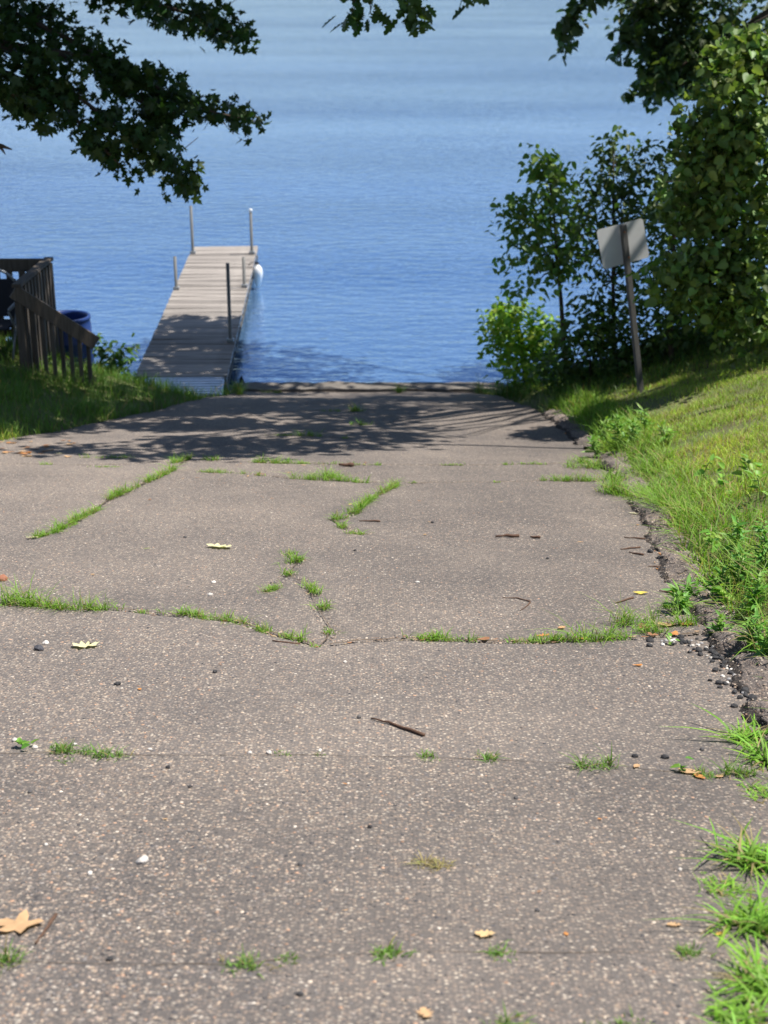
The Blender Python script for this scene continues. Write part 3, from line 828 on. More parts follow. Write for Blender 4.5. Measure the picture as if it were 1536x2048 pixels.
# --- maple on the left bank, boughs hanging into view
base = (-6.6, 15.2, float(ground_land(-6.6, 15.2)) - 0.1)
maple = empty('maple_tree', base, 'dark maple tree reaching boughs over the railing and dock', 'tree')
mb = MB()
trunk_top = Vector((-6.0, 15.0, 10.5))
mb.tube([Vector(base), Vector(base) + Vector((0.05, 0, 1.2)), Vector((-6.5, 15.1, 5.2)), Vector((-6.3, 15.0, 7.6)), trunk_top], [0.34, 0.25, 0.21, 0.15, 0.05], 12)
mb.build('trunk', M['bark'], maple, True)
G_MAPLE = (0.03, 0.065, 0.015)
boughs = [([(-160, 20), (-40, 70), (120, 165), (250, 265), (330, 325), (392, 368)], 14.3, 0.5, 950, 62),
          ([(-160, -40), (60, 40), (200, 110), (350, 195), (430, 225), (512, 243)], 14.9, 0.6, 1300, 72),
          ([(-20, -140), (180, -40), (320, 10), (420, 40), (500, 88)], 15.4, 0.5, 800, 70),
          ([(-120, 110), (0, 175), (60, 205), (100, 245)], 13.8, 0.4, 380, 40),
          ([(60, 170), (130, 215), (200, 290), (240, 330)], 14.1, 0.4, 300, 34),
          ([(200, 120), (290, 210), (330, 250), (352, 275)], 14.7, 0.3, 260, 30)]
grp = []; tw = MB()
singles = []
for line, Y_, dY, n_, rp in boughs:
    P = px_line(line, Y_, dY, int(n_ * 1.35), rp * 0.8, 9)
    k = min(40, len(P) // 10)
    singles.append(P[-k:]); P = P[:-k]
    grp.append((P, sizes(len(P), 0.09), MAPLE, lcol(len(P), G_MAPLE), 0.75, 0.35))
    pts = [at_y(q[0], q[1], Y_) for q in line]
    tw.tube(pts, list(np.linspace(0.035, 0.006, len(pts))), 6)
    tw.tube(crook((-6.45, 15.05, random.uniform(4.8, 6.4)), pts[0], 4, 0.08), [0.09, 0.075, 0.06, 0.05, 0.036], 8)
for _ in range(46):
    line, Y_, dY, n_, rp = random.choice(boughs[:3]); i = random.randrange(1, len(line) - 1); q = line[i]
    a = at_y(q[0], q[1], Y_); b_ = at_y(q[0] + random.uniform(-60, 90), q[1] + random.uniform(-70, 70), Y_ + random.uniform(-.3, .3))
    tw.tube(crook(a, b_, 3, 0.04), [0.009, 0.006, 0.004, 0.003], 5)
for c, r_, n_ in [((-3.6, 14.8, 7.2), (2.6, 2.4, 1.0), 5200), ((-5.6, 15.2, 9.0), (3.0, 3.0, 2.0), 4200), ((-2.6, 16.6, 7.4), (1.7, 1.6, 0.7), 2200), ((-4.6, 12.6, 7.4), (1.8, 1.3, .8), 1500), ((-1.5, 14.5, 7.3), (1.5, 1.5, .5), 2000), ((-4.2, 14.4, 6.3), (1.6, 1.4, .4), 1600)]:
    P = vol(c, r_, n_)
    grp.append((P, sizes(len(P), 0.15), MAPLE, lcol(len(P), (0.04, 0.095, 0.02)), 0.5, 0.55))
    for _ in range(7):
        e = np.array(c) + rng.normal(0, 0.45, 3) * np.array(r_)
        tw.tube(crook((-6.3, 15.0, random.uniform(6.2, 9.2)), e, 4, 0.15), [0.07, 0.05, 0.035, 0.02, 0.01], 6)
tw.tube([at_y(-160, 270, 14.2), at_y(-40, 282, 14.2), at_y(4, 292, 14.2), at_y(24, 299, 14.2)], [0.03, 0.024, 0.02, 0.006], 7)
tw.tube([at_y(-10, 285, 14.2), at_y(5, 300, 14.18), at_y(11, 309, 14.18)], [0.016, 0.013, 0.004], 6)
tw.tube([at_y(-160, 270, 14.2), Vector((-6.4, 15.1, 4.2))], [0.03, 0.08], 7)
tw.build('branches', M['bark'], maple, True)
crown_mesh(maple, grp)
S = np.concatenate(singles)
leaf_objects(S, sizes(len(S), 0.095), MAPLE, G_MAPLE, maple, 0.75, 0.35)

# --- big tree right rear, whose limbs reach out over the ramp and dock above the picture
base = (8.0, 19.0, 1.1)
ash = empty('shade_tree', base, 'large dark shade tree behind the linden, limbs over the ramp', 'tree')
mb = MB()
mb.tube([Vector(base), Vector((7.95, 19.0, 2.4)), Vector((7.8, 18.9, 5)), Vector((7.5, 18.6, 8)), Vector((7.2, 18.5, 12))], [0.45, 0.33, 0.28, 0.2, 0.05], 12)
mb.build('trunk', M['bark'], ash, True)
tw = MB(); grp = []
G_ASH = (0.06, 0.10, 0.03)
fills = [((1440, 40), (200, 120), 21.5, 1.0, 2600), ((1400, 130), (130, 55), 21.0, 0.7, 800), ((1330, 20), (80, 60), 21.3, .6, 600)]
for (cx, cy), (rx, ry_), Y_, dY, n_ in fills:
    P = px_blob(cx, cy, rx, ry_, Y_, dY, n_, 8, 0.09)
    grp.append((P, sizes(len(P), 0.115), OVATE if cx != 1400 else LINDEN, lcol(len(P), G_ASH), 0.6, 0.45))
for line, Y_, n_, rp in [([(1330, -90), (1230, -30), (1160, 20), (1135, 60), (1124, 92)], 20.6, 330, 34), ([(1400, -40), (1290, 20), (1245, 80), (1235, 115)], 20.9, 330, 34),
                          ([(1480, 60), (1380, 120), (1320, 165), (1268, 193)], 20.4, 420, 36), ([(1420, 140), (1360, 170), (1335, 190)], 20.3, 160, 26)]:
    P = px_line(line, Y_, 0.3, n_, rp, 6)
    grp.append((P, sizes(len(P), 0.115), LINDEN, lcol(len(P), G_ASH), 0.7, 0.4))
    pts = [at_y(q[0], q[1], Y_) for q in line]
    tw.tube(pts, list(np.linspace(0.03, 0.006, len(pts))), 6)
    tw.tube(crook((7.6, 18.7, random.uniform(5.5, 7.5)), pts[0], 4, 0.1), [0.09, 0.07, 0.055, 0.045, 0.031], 7)
# the limbs over the ramp that throw the shade
over = [((1.5, 15.0, 7.6), (1.9, 1.5, 0.55), 2400), ((2.6, 17.0, 7.9), (1.5, 1.4, 0.6), 1900), ((0.3, 17.0, 7.4), (1.5, 1.6, 0.5), 2100),
        ((0.9, 19.8, 7.7), (1.8, 1.7, 0.6), 3000), ((0.4, 22.2, 7.5), (1.6, 1.5, 0.5), 2500), ((2.4, 21.5, 8.6), (1.6, 1.8, 0.7), 2000),
        ((1.9, 12.9, 7.8), (1.7, 0.55, 0.35), 700), ((0.5, 12.2, 7.6), (1.2, 0.35, 0.3), 330), ((3.2, 13.3, 8.0), (0.9, 0.5, 0.3), 330), ((6.8, 18.8, 11.0), (2.6, 3.0, 2.2), 3000)]
for c, r_, n_ in over:
    P = vol(c, r_, int(n_ * 0.85), 46, 0.19) if c[1] < 18.5 else vol(c, r_, n_, 14, 0.15)
    grp.append((P, sizes(len(P), 0.135), OVATE if c[2] > 8.2 else LINDEN, lcol(len(P), (0.05, 0.10, 0.03)), 0.5, 0.6))
    for _ in range(4):
        e = np.array(c) + rng.normal(0, 0.5, 3) * np.array(r_)
        tw.tube(crook((7.55, 18.65, random.uniform(7.0, 9.6)), e, 6, 0.16), [0.1, 0.08, 0.06, 0.045, 0.03, 0.018, 0.008], 6)
tw.build('branches', M['bark'], ash, True)
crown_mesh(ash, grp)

# --- oak bough that dips into the top of the view
base = (9.5, 11.0, float(ground_land(9.5, 11.0)) - 0.1)
oak = empty('oak_tree', base, 'oak whose lobed leaves dangle over the middle of the ramp', 'tree')
mb = MB(); mb.tube([Vector(base), Vector((9.4, 11.1, 4.5)), Vector((9.2, 11.2, 7.5)), Vector((9.0, 11.3, 10.5))], [0.4, 0.3, 0.24, 0.08], 12); mb.build('trunk', M['bark'], oak, True)
tw = MB(); grp = []
for line, n_, rp in [([(720, -70), (712, -20), (705, 20), (698, 50)], 46, 26), ([(800, -60), (820, -15), (828, 15), (838, 36)], 52, 34), ([(925, -60), (930, -25), (932, 4)], 22, 18), ([(745, -40), (740, 5), (742, 30)], 14, 14)]:
    P = px_line(line, 14.2, 0.15, n_, rp, 3)
    grp.append((P, sizes(len(P), 0.15), OAK, lcol(len(P), (0.05, 0.10, 0.022)), 0.9, 0.35))
    pts = [at_y(q[0], q[1], 14.2) for q in line]
    tw.tube(pts, list(np.linspace(0.008, 0.003, len(pts))), 5)
    tw.tube(crook((2.0, 13.0, 6.9), pts[0], 3, 0.06), [0.022, 0.016, 0.012, 0.009], 6)
tw.tube(crook((9.2, 11.2, 7.0), (2.0, 13.0, 6.9), 6, 0.12), [0.13, 0.11, 0.09, 0.07, 0.05, 0.035, 0.022], 8)
P = vol((9.0, 11.3, 10.4), (2.2, 2.2, 1.8), 1600)
grp.append((P, sizes(len(P), 0.16), OAK, lcol(len(P), (0.05, 0.10, 0.022)), 0.5, 0.55))
tw.build('branches', M['bark'], oak, True)
crown_mesh(oak, grp)

# --- linden at the right edge
base = (5.4, 15.0, float(ground_land(5.4, 15.0)) - 0.1)
linden = empty('linden_tree', base, 'dense linden with big heart leaves sweeping down to the lawn', 'tree')
mb = MB(); mb.tube([Vector(base), Vector((5.4, 15.0, 3.2)), Vector((5.3, 15.1, 5)), Vector((5.2, 15.1, 7.2))], [0.24, 0.19, 0.15, 0.04], 10); mb.build('trunk', M['bark'], linden, True)
grp = []; tw = MB()
G_LIN = (0.13, 0.205, 0.052)
P = vol((5.4, 15.9, 4.5), (1.5, 1.4, 2.1), 7000, 10, 0.14, 0.5)
grp.append((P, sizes(len(P), 0.085), LINDEN, lcol(len(P), (0.05, 0.09, 0.025)), 0.7, 0.5))  # inner leaves coloured darker, putting the crown's inner shade into the colour
vis = [(1500, 200, 100, 110, 13.4, 0.5, 700), (1440, 290, 80, 80, 13.5, 0.4, 480), (1480, 420, 100, 120, 13.6, 0.5, 800), (1400, 400, 60, 80, 13.9, .4, 300),
       (1430, 560, 90, 70, 13.6, 0.4, 520), (1360, 560, 55, 45, 13.8, .3, 200), (1500, 600, 80, 90, 13.9, 0.5, 600), (1500, 110, 60, 40, 13.5, .3, 200)]
singles = []
for cx, cy, rx, ry_, Y_, dY, n_ in vis:
    P = px_blob(cx, cy, rx, ry_, Y_, dY, int(n_ * 1.75), 13, 0.085)
    k = 30
    singles.append(P[:k]); P = P[k:]
    grp.append((P, sizes(len(P), 0.074, 0.5), LINDEN, lcol(len(P), G_LIN, 0.6), 0.6, 0.35))
    # pale seed bracts
    B = P[rng.integers(0, len(P), 7)] + rng.normal(0, .03, (7, 3))
    grp.append((B, sizes(7, 0.09), LANCE, lcol(7, (0.28, 0.34, 0.08), .15), 1.6, 0.2))
    c = at_y(cx, cy, Y_ + 0.2)
    for _ in range(3):
        tw.tube(crook((5.3, 15.05, random.uniform(2.8, 6.2)), c + rng.normal(0, .2, 3), 4, 0.08), [0.05, 0.035, 0.025, 0.015, 0.006], 6)
tw.build('branches', M['bark'], linden, True)
crown_mesh(linden, grp)
S = np.concatenate(singles)
leaf_objects(S, sizes(len(S), 0.09, .35), LINDEN, G_LIN, linden, 0.55, 0.4)

# --- saplings and shrubs at the right of the ramp end
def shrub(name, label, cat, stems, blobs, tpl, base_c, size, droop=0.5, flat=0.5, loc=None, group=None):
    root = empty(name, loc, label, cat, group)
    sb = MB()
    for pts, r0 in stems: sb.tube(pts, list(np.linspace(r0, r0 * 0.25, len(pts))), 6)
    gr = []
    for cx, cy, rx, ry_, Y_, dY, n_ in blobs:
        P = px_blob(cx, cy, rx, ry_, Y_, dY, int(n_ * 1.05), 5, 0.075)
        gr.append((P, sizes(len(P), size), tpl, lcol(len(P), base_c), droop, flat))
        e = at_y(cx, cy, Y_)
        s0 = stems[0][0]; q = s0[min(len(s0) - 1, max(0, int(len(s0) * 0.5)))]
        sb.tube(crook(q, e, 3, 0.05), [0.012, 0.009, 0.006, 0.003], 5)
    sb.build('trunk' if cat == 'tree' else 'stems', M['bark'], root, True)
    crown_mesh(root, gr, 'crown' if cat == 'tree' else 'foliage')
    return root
def stem_px(line, Y): return [Vector(at_y(a, b_, Y)) for a, b_ in line]
Yb = 17.2
s1 = stem_px([(1133, 745), (1128, 690), (1122, 600), (1116, 540), (1108, 430), (1095, 330)], Yb)
shrub('sapling', 'slender bright sapling with bare lower stem left of the sign', 'tree', [(s1, 0.035)],
      [(1088, 335, 34, 30, Yb, .2, 150), (1110, 380, 40, 40, Yb, .3, 160), (1040, 420, 40, 22, Yb, .2, 90), (1090, 440, 70, 40, Yb, .4, 230), (1110, 500, 70, 45, Yb, .4, 240), (1030, 460, 30, 20, Yb, .2, 60),
       (1060, 520, 60, 22, Yb, .3, 110), (1120, 545, 40, 25, Yb, .3, 90), (1050, 575, 50, 16, Yb, .2, 60), (1160, 440, 40, 40, Yb, .3, 120)], OVATE, (0.14, 0.24, 0.055), 0.095, 0.6, 0.4, loc=s1[0])
Yb = 16.6
s2 = stem_px([(1232, 745), (1228, 690), (1226, 560), (1228, 400), (1226, 290)], Yb)
shrub('sapling', 'small leaved dark sapling rising behind the leaning sign', 'tree', [(s2, 0.035)],
      [(1228, 285, 22, 22, Yb, .2, 60), (1258, 315, 30, 22, Yb, .2, 50), (1215, 320, 30, 20, Yb, .2, 50), (1255, 360, 55, 40, Yb, .4, 220), (1195, 375, 40, 30, Yb, .3, 110), (1230, 430, 80, 50, Yb, .4, 300),
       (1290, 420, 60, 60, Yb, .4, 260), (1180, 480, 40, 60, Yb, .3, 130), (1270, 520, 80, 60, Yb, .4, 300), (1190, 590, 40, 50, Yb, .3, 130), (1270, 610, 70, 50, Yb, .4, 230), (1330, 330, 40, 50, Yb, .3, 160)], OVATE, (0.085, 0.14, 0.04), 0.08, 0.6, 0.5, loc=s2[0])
Yb = 15.9
s3 = stem_px([(1345, 735), (1340, 660), (1345, 560), (1350, 450)], Yb)
shrub('sapling', 'leafy young tree between the sign and the linden', 'tree', [(s3, 0.04)],
      [(1340, 470, 60, 70, Yb, .4, 320), (1350, 560, 60, 60, Yb, .4, 300), (1330, 640, 50, 40, Yb, .4, 200), (1400, 640, 70, 45, Yb + .3, .4, 260), (1350, 400, 40, 50, Yb, .3, 180)], OVATE, (0.08, 0.14, 0.04), 0.085, 0.6, 0.5, loc=s3[0])
Yb = 18.0
s4 = stem_px([(1050, 775), (1045, 720), (1040, 660)], Yb)
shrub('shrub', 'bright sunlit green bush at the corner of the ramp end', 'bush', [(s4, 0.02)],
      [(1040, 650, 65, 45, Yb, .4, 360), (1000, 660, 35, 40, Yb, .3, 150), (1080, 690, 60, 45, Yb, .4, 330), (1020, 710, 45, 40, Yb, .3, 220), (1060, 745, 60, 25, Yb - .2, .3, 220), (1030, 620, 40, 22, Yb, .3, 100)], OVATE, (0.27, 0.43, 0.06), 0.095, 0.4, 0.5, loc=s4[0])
for (cx, lab, pts_) in [(1180, 'low dark shrub under the small leaved sapling', [(1150, 705, 60, 50), (1200, 700, 60, 55), (1120, 740, 45, 25), (1240, 725, 45, 35), (1180, 650, 50, 40), (1250, 660, 45, 50)]),
                        (1400, 'low dark shrub below the linden beside the lawn', [(1350, 690, 60, 42), (1420, 680, 70, 45), (1490, 670, 70, 45), (1310, 705, 45, 36), (1500, 620, 60, 40)])]:
    Yb = 16.4
    sx_ = stem_px([(cx, 750), (cx, 710)], Yb)
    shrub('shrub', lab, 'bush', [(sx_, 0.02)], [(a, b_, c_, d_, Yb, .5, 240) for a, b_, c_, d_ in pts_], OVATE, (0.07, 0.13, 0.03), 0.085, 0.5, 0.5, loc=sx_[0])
Yb = 17.9
sx_ = stem_px([(225, 775), (225, 720)], Yb)
shrub('shrub', 'leafy green shrub between the blue barrel and the dock', 'bush', [(sx_, 0.015)],
      [(215, 735, 40, 35, Yb, .4, 180), (255, 715, 22, 28, Yb, .3, 70), (195, 700, 18, 25, Yb, .3, 50), (225, 755, 40, 22, Yb, .4, 150)], OVATE, (0.06, 0.13, 0.03), 0.085, 0.4, 0.5, loc=sx_[0])

# ------------------------------------------------------------------ dock
DZ = 0.40
nL, nR = at_z(268, 752, DZ), at_z(455, 752, DZ)
fL, fR = at_z(385, 494, DZ), at_z(517, 491, DZ)
nC = (nL + nR) / 2; fC = (fL + fR) / 2
ang = math.atan2(fC[0] - nC[0], fC[1] - nC[1])
Ld = float(np.linalg.norm(fC - nC)); Wd = 1.25
dock = empty('dock', (nC[0], nC[1], 0), 'narrow grey plank dock on steel poles, near half in shadow', 'dock')
DR = Matrix.Rotation(-ang, 4, 'Z')
def D(x, y, z): return Vector((nC[0], nC[1], 0)) + DR @ Vector((x, y, z))
np_ = int(Ld / 0.142)
pl = MB(); pl.box((0, 0, 0), (Wd, 0.134, 0.036))
pme = bpy.data.meshes.new('plank'); pme.from_pydata(pl.V, [], pl.F); pme.update(); pme.materials.append(M['deck'])
for i in range(np_):
    o = bpy.data.objects.new('plank', pme); COL.objects.link(o); o.parent = dock
    o.matrix_parent_inverse = Matrix.Translation(-dock.location)
    o.matrix_basis = Matrix.Translation(D(random.uniform(-.006, .006), (i + 0.5) * Ld / np_, DZ - 0.018 + random.uniform(-.004, .004))) @ DR @ Matrix.Rotation(random.uniform(-.012, .012), 4, 'Y') @ Matrix.Rotation(random.uniform(-.003, .003), 4, 'Z')
for sx_ in (-1, 1):
    for (a, b_) in ((0.0, 1.9), (1.96, 5.5), (5.56, Ld - 0.02)):
        m_ = MB(); x_ = sx_ * (Wd / 2 - 0.02)
        m_.bar(D(x_, a, DZ - 0.062), D(x_, b_, DZ - 0.062), 0.03, 0.05)
        m_.build('side_tube', M['steel'], dock); m_ = MB(); m_.bar(D(x_, a, DZ - 0.2), D(x_, b_, DZ - 0.2), 0.03, 0.04)
        k = a + 0.05
        while k < b_: m_.bar(D(x_, k, DZ - 0.19), D(x_, k, DZ - 0.08), 0.02, 0.02, (1, 0, 0)); k += 0.45
        m_.bar(D(x_ - sx_ * 0.02, a, DZ - 0.14), D(x_ - sx_ * 0.02, b_, DZ - 0.14), 0.012, 0.12)  # solid dark strip stands for the shade in the gap below the deck
        m_.build('side_frame', M['shadesteel'], dock)
for y_ in (0.05, 1.93, 5.53, 8.5):
    m_ = MB(); m_.bar(D(-Wd / 2, y_, DZ - 0.13), D(Wd / 2, y_, DZ - 0.13), 0.05, 0.08); m_.build('cross_beam', M['steel'], dock)
def pole(px, pyb, htop):
    b_ = at_z(px, pyb, DZ)
    m_ = MB(); m_.tube([(b_[0], b_[1], -1.2), (b_[0], b_[1], DZ + htop)], 0.026, 10); po = m_.build('pole', M['pole'], dock, True)
    m_ = MB(); m_.box((b_[0], b_[1], DZ + 0.03), (0.10, 0.09, 0.055)); m_.build('pole_clamp', M['steel'], po, bevel=0.006)
    return b_
pole(461, 684, 1.17); pole(353, 580, 0.57); pole(489, 575, 0.52); pole(386, 508, 0.90)
b_ = pole(504, 508, 0.82)
m_ = MB(); m_.lathe((b_[0], b_[1], DZ + 0.82), [(0.0, 0.03), (0.032, 0.02), (0.034, -0.03), (0.03, -0.03)], 12); m_.build('pole_cap', M['white'], dock, True)
# aluminium landing plate with ridges
pm = MB(); pm.bar(D(0.08, -0.62, DZ - 0.10), D(0.06, 0.02, DZ - 0.03), 1.06, 0.02)
ap = pm.build('landing_plate', M['alu'], dock)
for k in range(7):
    f = (k + 0.5) / 7
    m_ = MB(); m_.bar(D(-0.44, -0.62 + 0.62 * f, DZ - 0.085 + 0.07 * f), D(0.58, -0.62 + 0.62 * f, DZ - 0.085 + 0.07 * f), 0.035, 0.016); m_.build('ridge', M['alu'], ap)
# white fender buoy on the far right of the dock
bp = at_z(513, 545, DZ - 0.1)
buoy = empty('fender_buoy', (bp[0] + 0.02, bp[1], DZ - 0.33), 'white teardrop fender buoy hanging on the side of the dock', 'buoy')
m_ = MB(); m_.lathe(buoy.location, [(0.0, -0.03), (0.03, -0.025), (0.05, 0.03), (0.078, 0.12), (0.095, 0.21), (0.085, 0.29), (0.055, 0.345), (0.03, 0.36), (0.03, 0.40), (0.0, 0.41)], 18); m_.build('body', M['white'], buoy, True)
m_ = MB(); m_.lathe(buoy.location + Vector((0, 0, 0.385)), [(0.032, 0), (0.036, 0.012), (0.032, 0.03)], 14)
m_.tube([buoy.location + Vector((0, 0, 0.4)), buoy.location + Vector((-0.1, 0, 0.42)), buoy.location + Vector((-0.16, 0, 0.36))], 0.008, 6); m_.build('rope', M['dark'], buoy, True)
# dark stump in the shallows beside the dock
sp_ = at_z(484, 771, 0.02)
stump = MB(); stump.tube([(sp_[0], sp_[1], -0.3), (sp_[0], sp_[1], 0.06), (sp_[0] - 0.005, sp_[1], 0.11), (sp_[0] - 0.002, sp_[1], 0.16)], [0.045, 0.042, 0.028, 0.008], 9)
tag(stump.build('post_stump', M['dark'], smooth=True), 'short dark pointed post stump in the water beside the dock', 'post')

# ------------------------------------------------------------------ landing, railing and stairs on the left bank
N0 = Vector((-3.93, 15.9, 2.5)); F0 = Vector((-3.88, 17.2, 2.5)); E0 = Vector((-3.17, 16.15, 1.86))
PLAT = 1.52
land = empty('wooden_landing', (-4.6, 16.5, 1.2), 'weathered brown wooden landing with slatted railing and stair rail', 'landing')
def part(name, mbd, mat=None, bevel=0.004): return mbd.build(name, mat or M['rail'], land, bevel=bevel)
for i in range(9):
    y_ = 15.95 + i * 0.145
    part('floor_board', MB().box((-4.95, y_, PLAT - 0.02), (2.0, 0.137, 0.035)), bevel=0)
part('fascia_board', MB().box((-4.95, 15.86, PLAT - 0.12), (2.0, 0.035, 0.2)))
part('fascia_board', MB().box((-4.95, 17.19, PLAT - 0.12), (2.0, 0.035, 0.2)))
for x_, y_ in ((-3.93, 15.9), (-3.88, 17.2), (-5.9, 15.9), (-5.9, 17.2)):
    z0 = float(ground_land(x_, y_)) - 0.3
    part('post', MB().box((x_, y_, (z0 + 2.46) / 2), (0.09, 0.09, 2.46 - z0)), bevel=0.008)
# level railing running away from the viewer
part('top_rail', MB().bar(N0 + Vector((0, -0.08, 0.0)), F0 + Vector((0, 0.08, 0.0)), 0.10, 0.04))
part('lower_rail', MB().bar(N0 + Vector((0.0, 0.05, -0.86)), F0 + Vector((0, -0.05, -0.86)), 0.04, 0.09))
for k in range(1, 10):
    p = N0.lerp(F0, k / 10)
    part('baluster', MB().box((p.x + 0.03, p.y, (1.42 + 2.47) / 2), (0.038, 0.07, 1.05)), bevel=0)
# far railing, seen against the water
part('top_rail', MB().box((-4.95, 17.2, 2.44), (2.1, 0.04, 0.15)))
part('lower_rail', MB().box((-4.95, 17.2, PLAT + 0.12), (2.0, 0.04, 0.09)))
for k in range(13):
    part('baluster', MB().box((-4.04 - k * 0.145, 17.165, (PLAT + 2.40) / 2), (0.07, 0.03, 2.40 - PLAT)), bevel=0)
# sloping stair rail
dS = (E0 - N0)
part('stair_rail', MB().bar(N0 + Vector((-0.04, -0.06, -0.06)), E0 + Vector((0, -0.06, -0.06)), 0.045, 0.15))
for k in range(8):
    f = 0.05 + k * 0.118
    p = N0 + dS * f
    zb = float(ground_land(p.x, p.y)) - 0.1
    part('baluster', MB().box((p.x, p.y - 0.01, (zb + p.z - 0.08) / 2), (0.04, 0.035, p.z - 0.08 - zb)), bevel=0)
for k in range(4):
    c = Vector((-3.78 + k * 0.24, 16.62, PLAT - 0.17 * (k + 1)))
    part('stair_tread', MB().box(c, (0.26, 0.95, 0.04)))
part('stringer', MB().bar((-3.9, 16.16, PLAT - 0.12), (-2.95, 16.16, PLAT - 0.80), 0.035, 0.2))

# blue barrel
bp = Vector((-3.83, 17.65, float(ground_land(-3.86, 17.75)) - 0.02)); bp.z = 0.83
barrel = empty('barrel', bp, 'open blue plastic barrel behind the stair rail', 'barrel')
prof = [(0.27, 0.0), (0.30, 0.03), (0.305, 0.2), (0.318, 0.22), (0.318, 0.25), (0.306, 0.27), (0.308, 0.58), (0.32, 0.60), (0.32, 0.63), (0.308, 0.65), (0.302, 0.80), (0.29, 0.86), (0.295, 0.87), (0.295, 0.905), (0.27, 0.905), (0.275, 0.85), (0.285, 0.6), (0.285, 0.06), (0.0, 0.05)]
m_ = MB(); m_.lathe(bp, prof, 28); m_.build('body', M['blue'], barrel, True)
m_ = MB(); m_.lathe(bp + Vector((0, 0, 0.885)), [(0.296, -0.02), (0.304, -0.012), (0.304, 0.012), (0.296, 0.022)], 28); m_.build('rim', M['blue'], barrel, True)
m_ = MB()
gb = float(ground_land(bp.x, bp.y))
# flat stone the barrel stands on
if gb < 0.79:
    m_.lathe((bp.x, bp.y, gb - 0.1), [(0.42, 0), (0.44, 0.05), (0.40, 0.79 - gb + 0.09), (0.0, 0.79 - gb + 0.1)], 12)
    tag(m_.build('flat_stone', M['concrete'], smooth=False), 'flat grey stone slab under the blue barrel', 'stone')

# folding chair on the landing (only its side shows past the railing)
ch = empty('folding_chair', (-4.42, 16.5, PLAT), 'dark folding chair with arched tube frame on the landing', 'chair')
cx, cy, cz = -4.42, 16.5, PLAT
def arc(r, z, y, n_=12): return [Vector((cx + r * math.cos(math.pi * k / n_), y, z + r * 1.0 * math.sin(math.pi * k / n_))) for k in range(n_ + 1)]
m_ = MB(); m_.tube([Vector((cx + 0.3, cy + 0.1, cz + 0.42))] + arc(0.3, cz + 0.68, cy + 0.22) + [Vector((cx - 0.3, cy + 0.1, cz + 0.42))], 0.016, 8); m_.build('back_frame', M['steel'], ch, True)
m_ = MB(); m_.box((cx, cy + 0.17, cz + 0.66), (0.54, 0.02, 0.42), Matrix.Rotation(-0.25, 3, 'X')); m_.build('backrest', M['dark'], ch)
m_ = MB(); m_.box((cx, cy - 0.12, cz + 0.42), (0.55, 0.46, 0.025)); m_.build('seat', M['dark'], ch, bevel=0.01)
for sx_ in (-1, 1):
    m_ = MB(); m_.tube([(cx + sx_ * 0.29, cy - 0.34, cz), (cx + sx_ * 0.29, cy + 0.12, cz + 0.64)], 0.014, 8); m_.build('leg', M['steel'], ch, True)
    m_ = MB(); m_.tube([(cx + sx_ * 0.29, cy + 0.26, cz), (cx + sx_ * 0.29, cy - 0.3, cz + 0.6)], 0.014, 8); m_.build('leg', M['steel'], ch, True)
    m_ = MB(); m_.tube([(cx + sx_ * 0.3, cy - 0.32, cz + 0.63), (cx + sx_ * 0.3, cy + 0.2, cz + 0.64)], 0.02, 8); m_.build('armrest', M['steel'], ch, True)

# ------------------------------------------------------------------ sign seen from the back
sb_ = at_y(1293, 752, 14.5)
gz = float(ground_land(sb_[0], 14.5))
sb0 = Vector((sb_[0], 14.5, gz))
sign = empty('sign', sb0, 'blank grey back of a metal sign on a leaning wooden post', 'sign')
top = Vector(at_y(1246, 449, 14.62))
bot = Vector((sb_[0], 14.5, gz - 0.3))
m_ = MB(); m_.bar(bot, top, 0.054, 0.05, (0.35, -0.94, 0)); m_.build('post', M['post'], sign, bevel=0.004)
ax = (top - Vector(sb_)).normalized()
nrm = Vector((0.30, -0.95, 0.0)); nrm = (nrm - ax * nrm.dot(ax)).normalized(); side = ax.cross(nrm) * -1
side = (side + ax * (0.16 * 0.0)).normalized()
if side.x < 0: side = -side
pc = Vector(at_y(1250, 488, 14.60)) - nrm * 0.045
w_, h_, r_ = 0.25, 0.195, 0.03
ol = []
for qx, qz, a0 in ((1, 1, 0), (-1, 1, 90), (-1, -1, 180), (1, -1, 270)):
    for k in range(5):
        a = math.radians(a0 + k * 22.5); ol.append((qx * (w_ - r_) + r_ * math.cos(a), qz * (h_ - r_) + r_ * math.sin(a)))
sidet = (side * math.cos(0.02) + ax * math.sin(0.02)); axt = (ax * math.cos(0.02) - side * math.sin(0.02))
V = [tuple(pc + sidet * a + axt * b_ + nrm * 0.0016) for a, b_ in ol] + [tuple(pc + sidet * a + axt * b_ - nrm * 0.0016) for a, b_ in ol]
k = len(ol)
F = [tuple(range(k)), tuple(range(k, 2 * k))[::-1]] + [(i, k + i, k + (i + 1) % k, (i + 1) % k) for i in range(k)]
me = bpy.data.meshes.new('panel'); me.from_pydata(V, [], F); me.update(); me.materials.append(M['sign']); add('panel', me, sign)
for dz in (0.12, -0.13):
    m_ = MB(); c = pc + axt * dz + nrm * 0.078; m_.tube([c, c + nrm * 0.012], 0.011, 8); m_.build('bolt', M['rust'], sign)

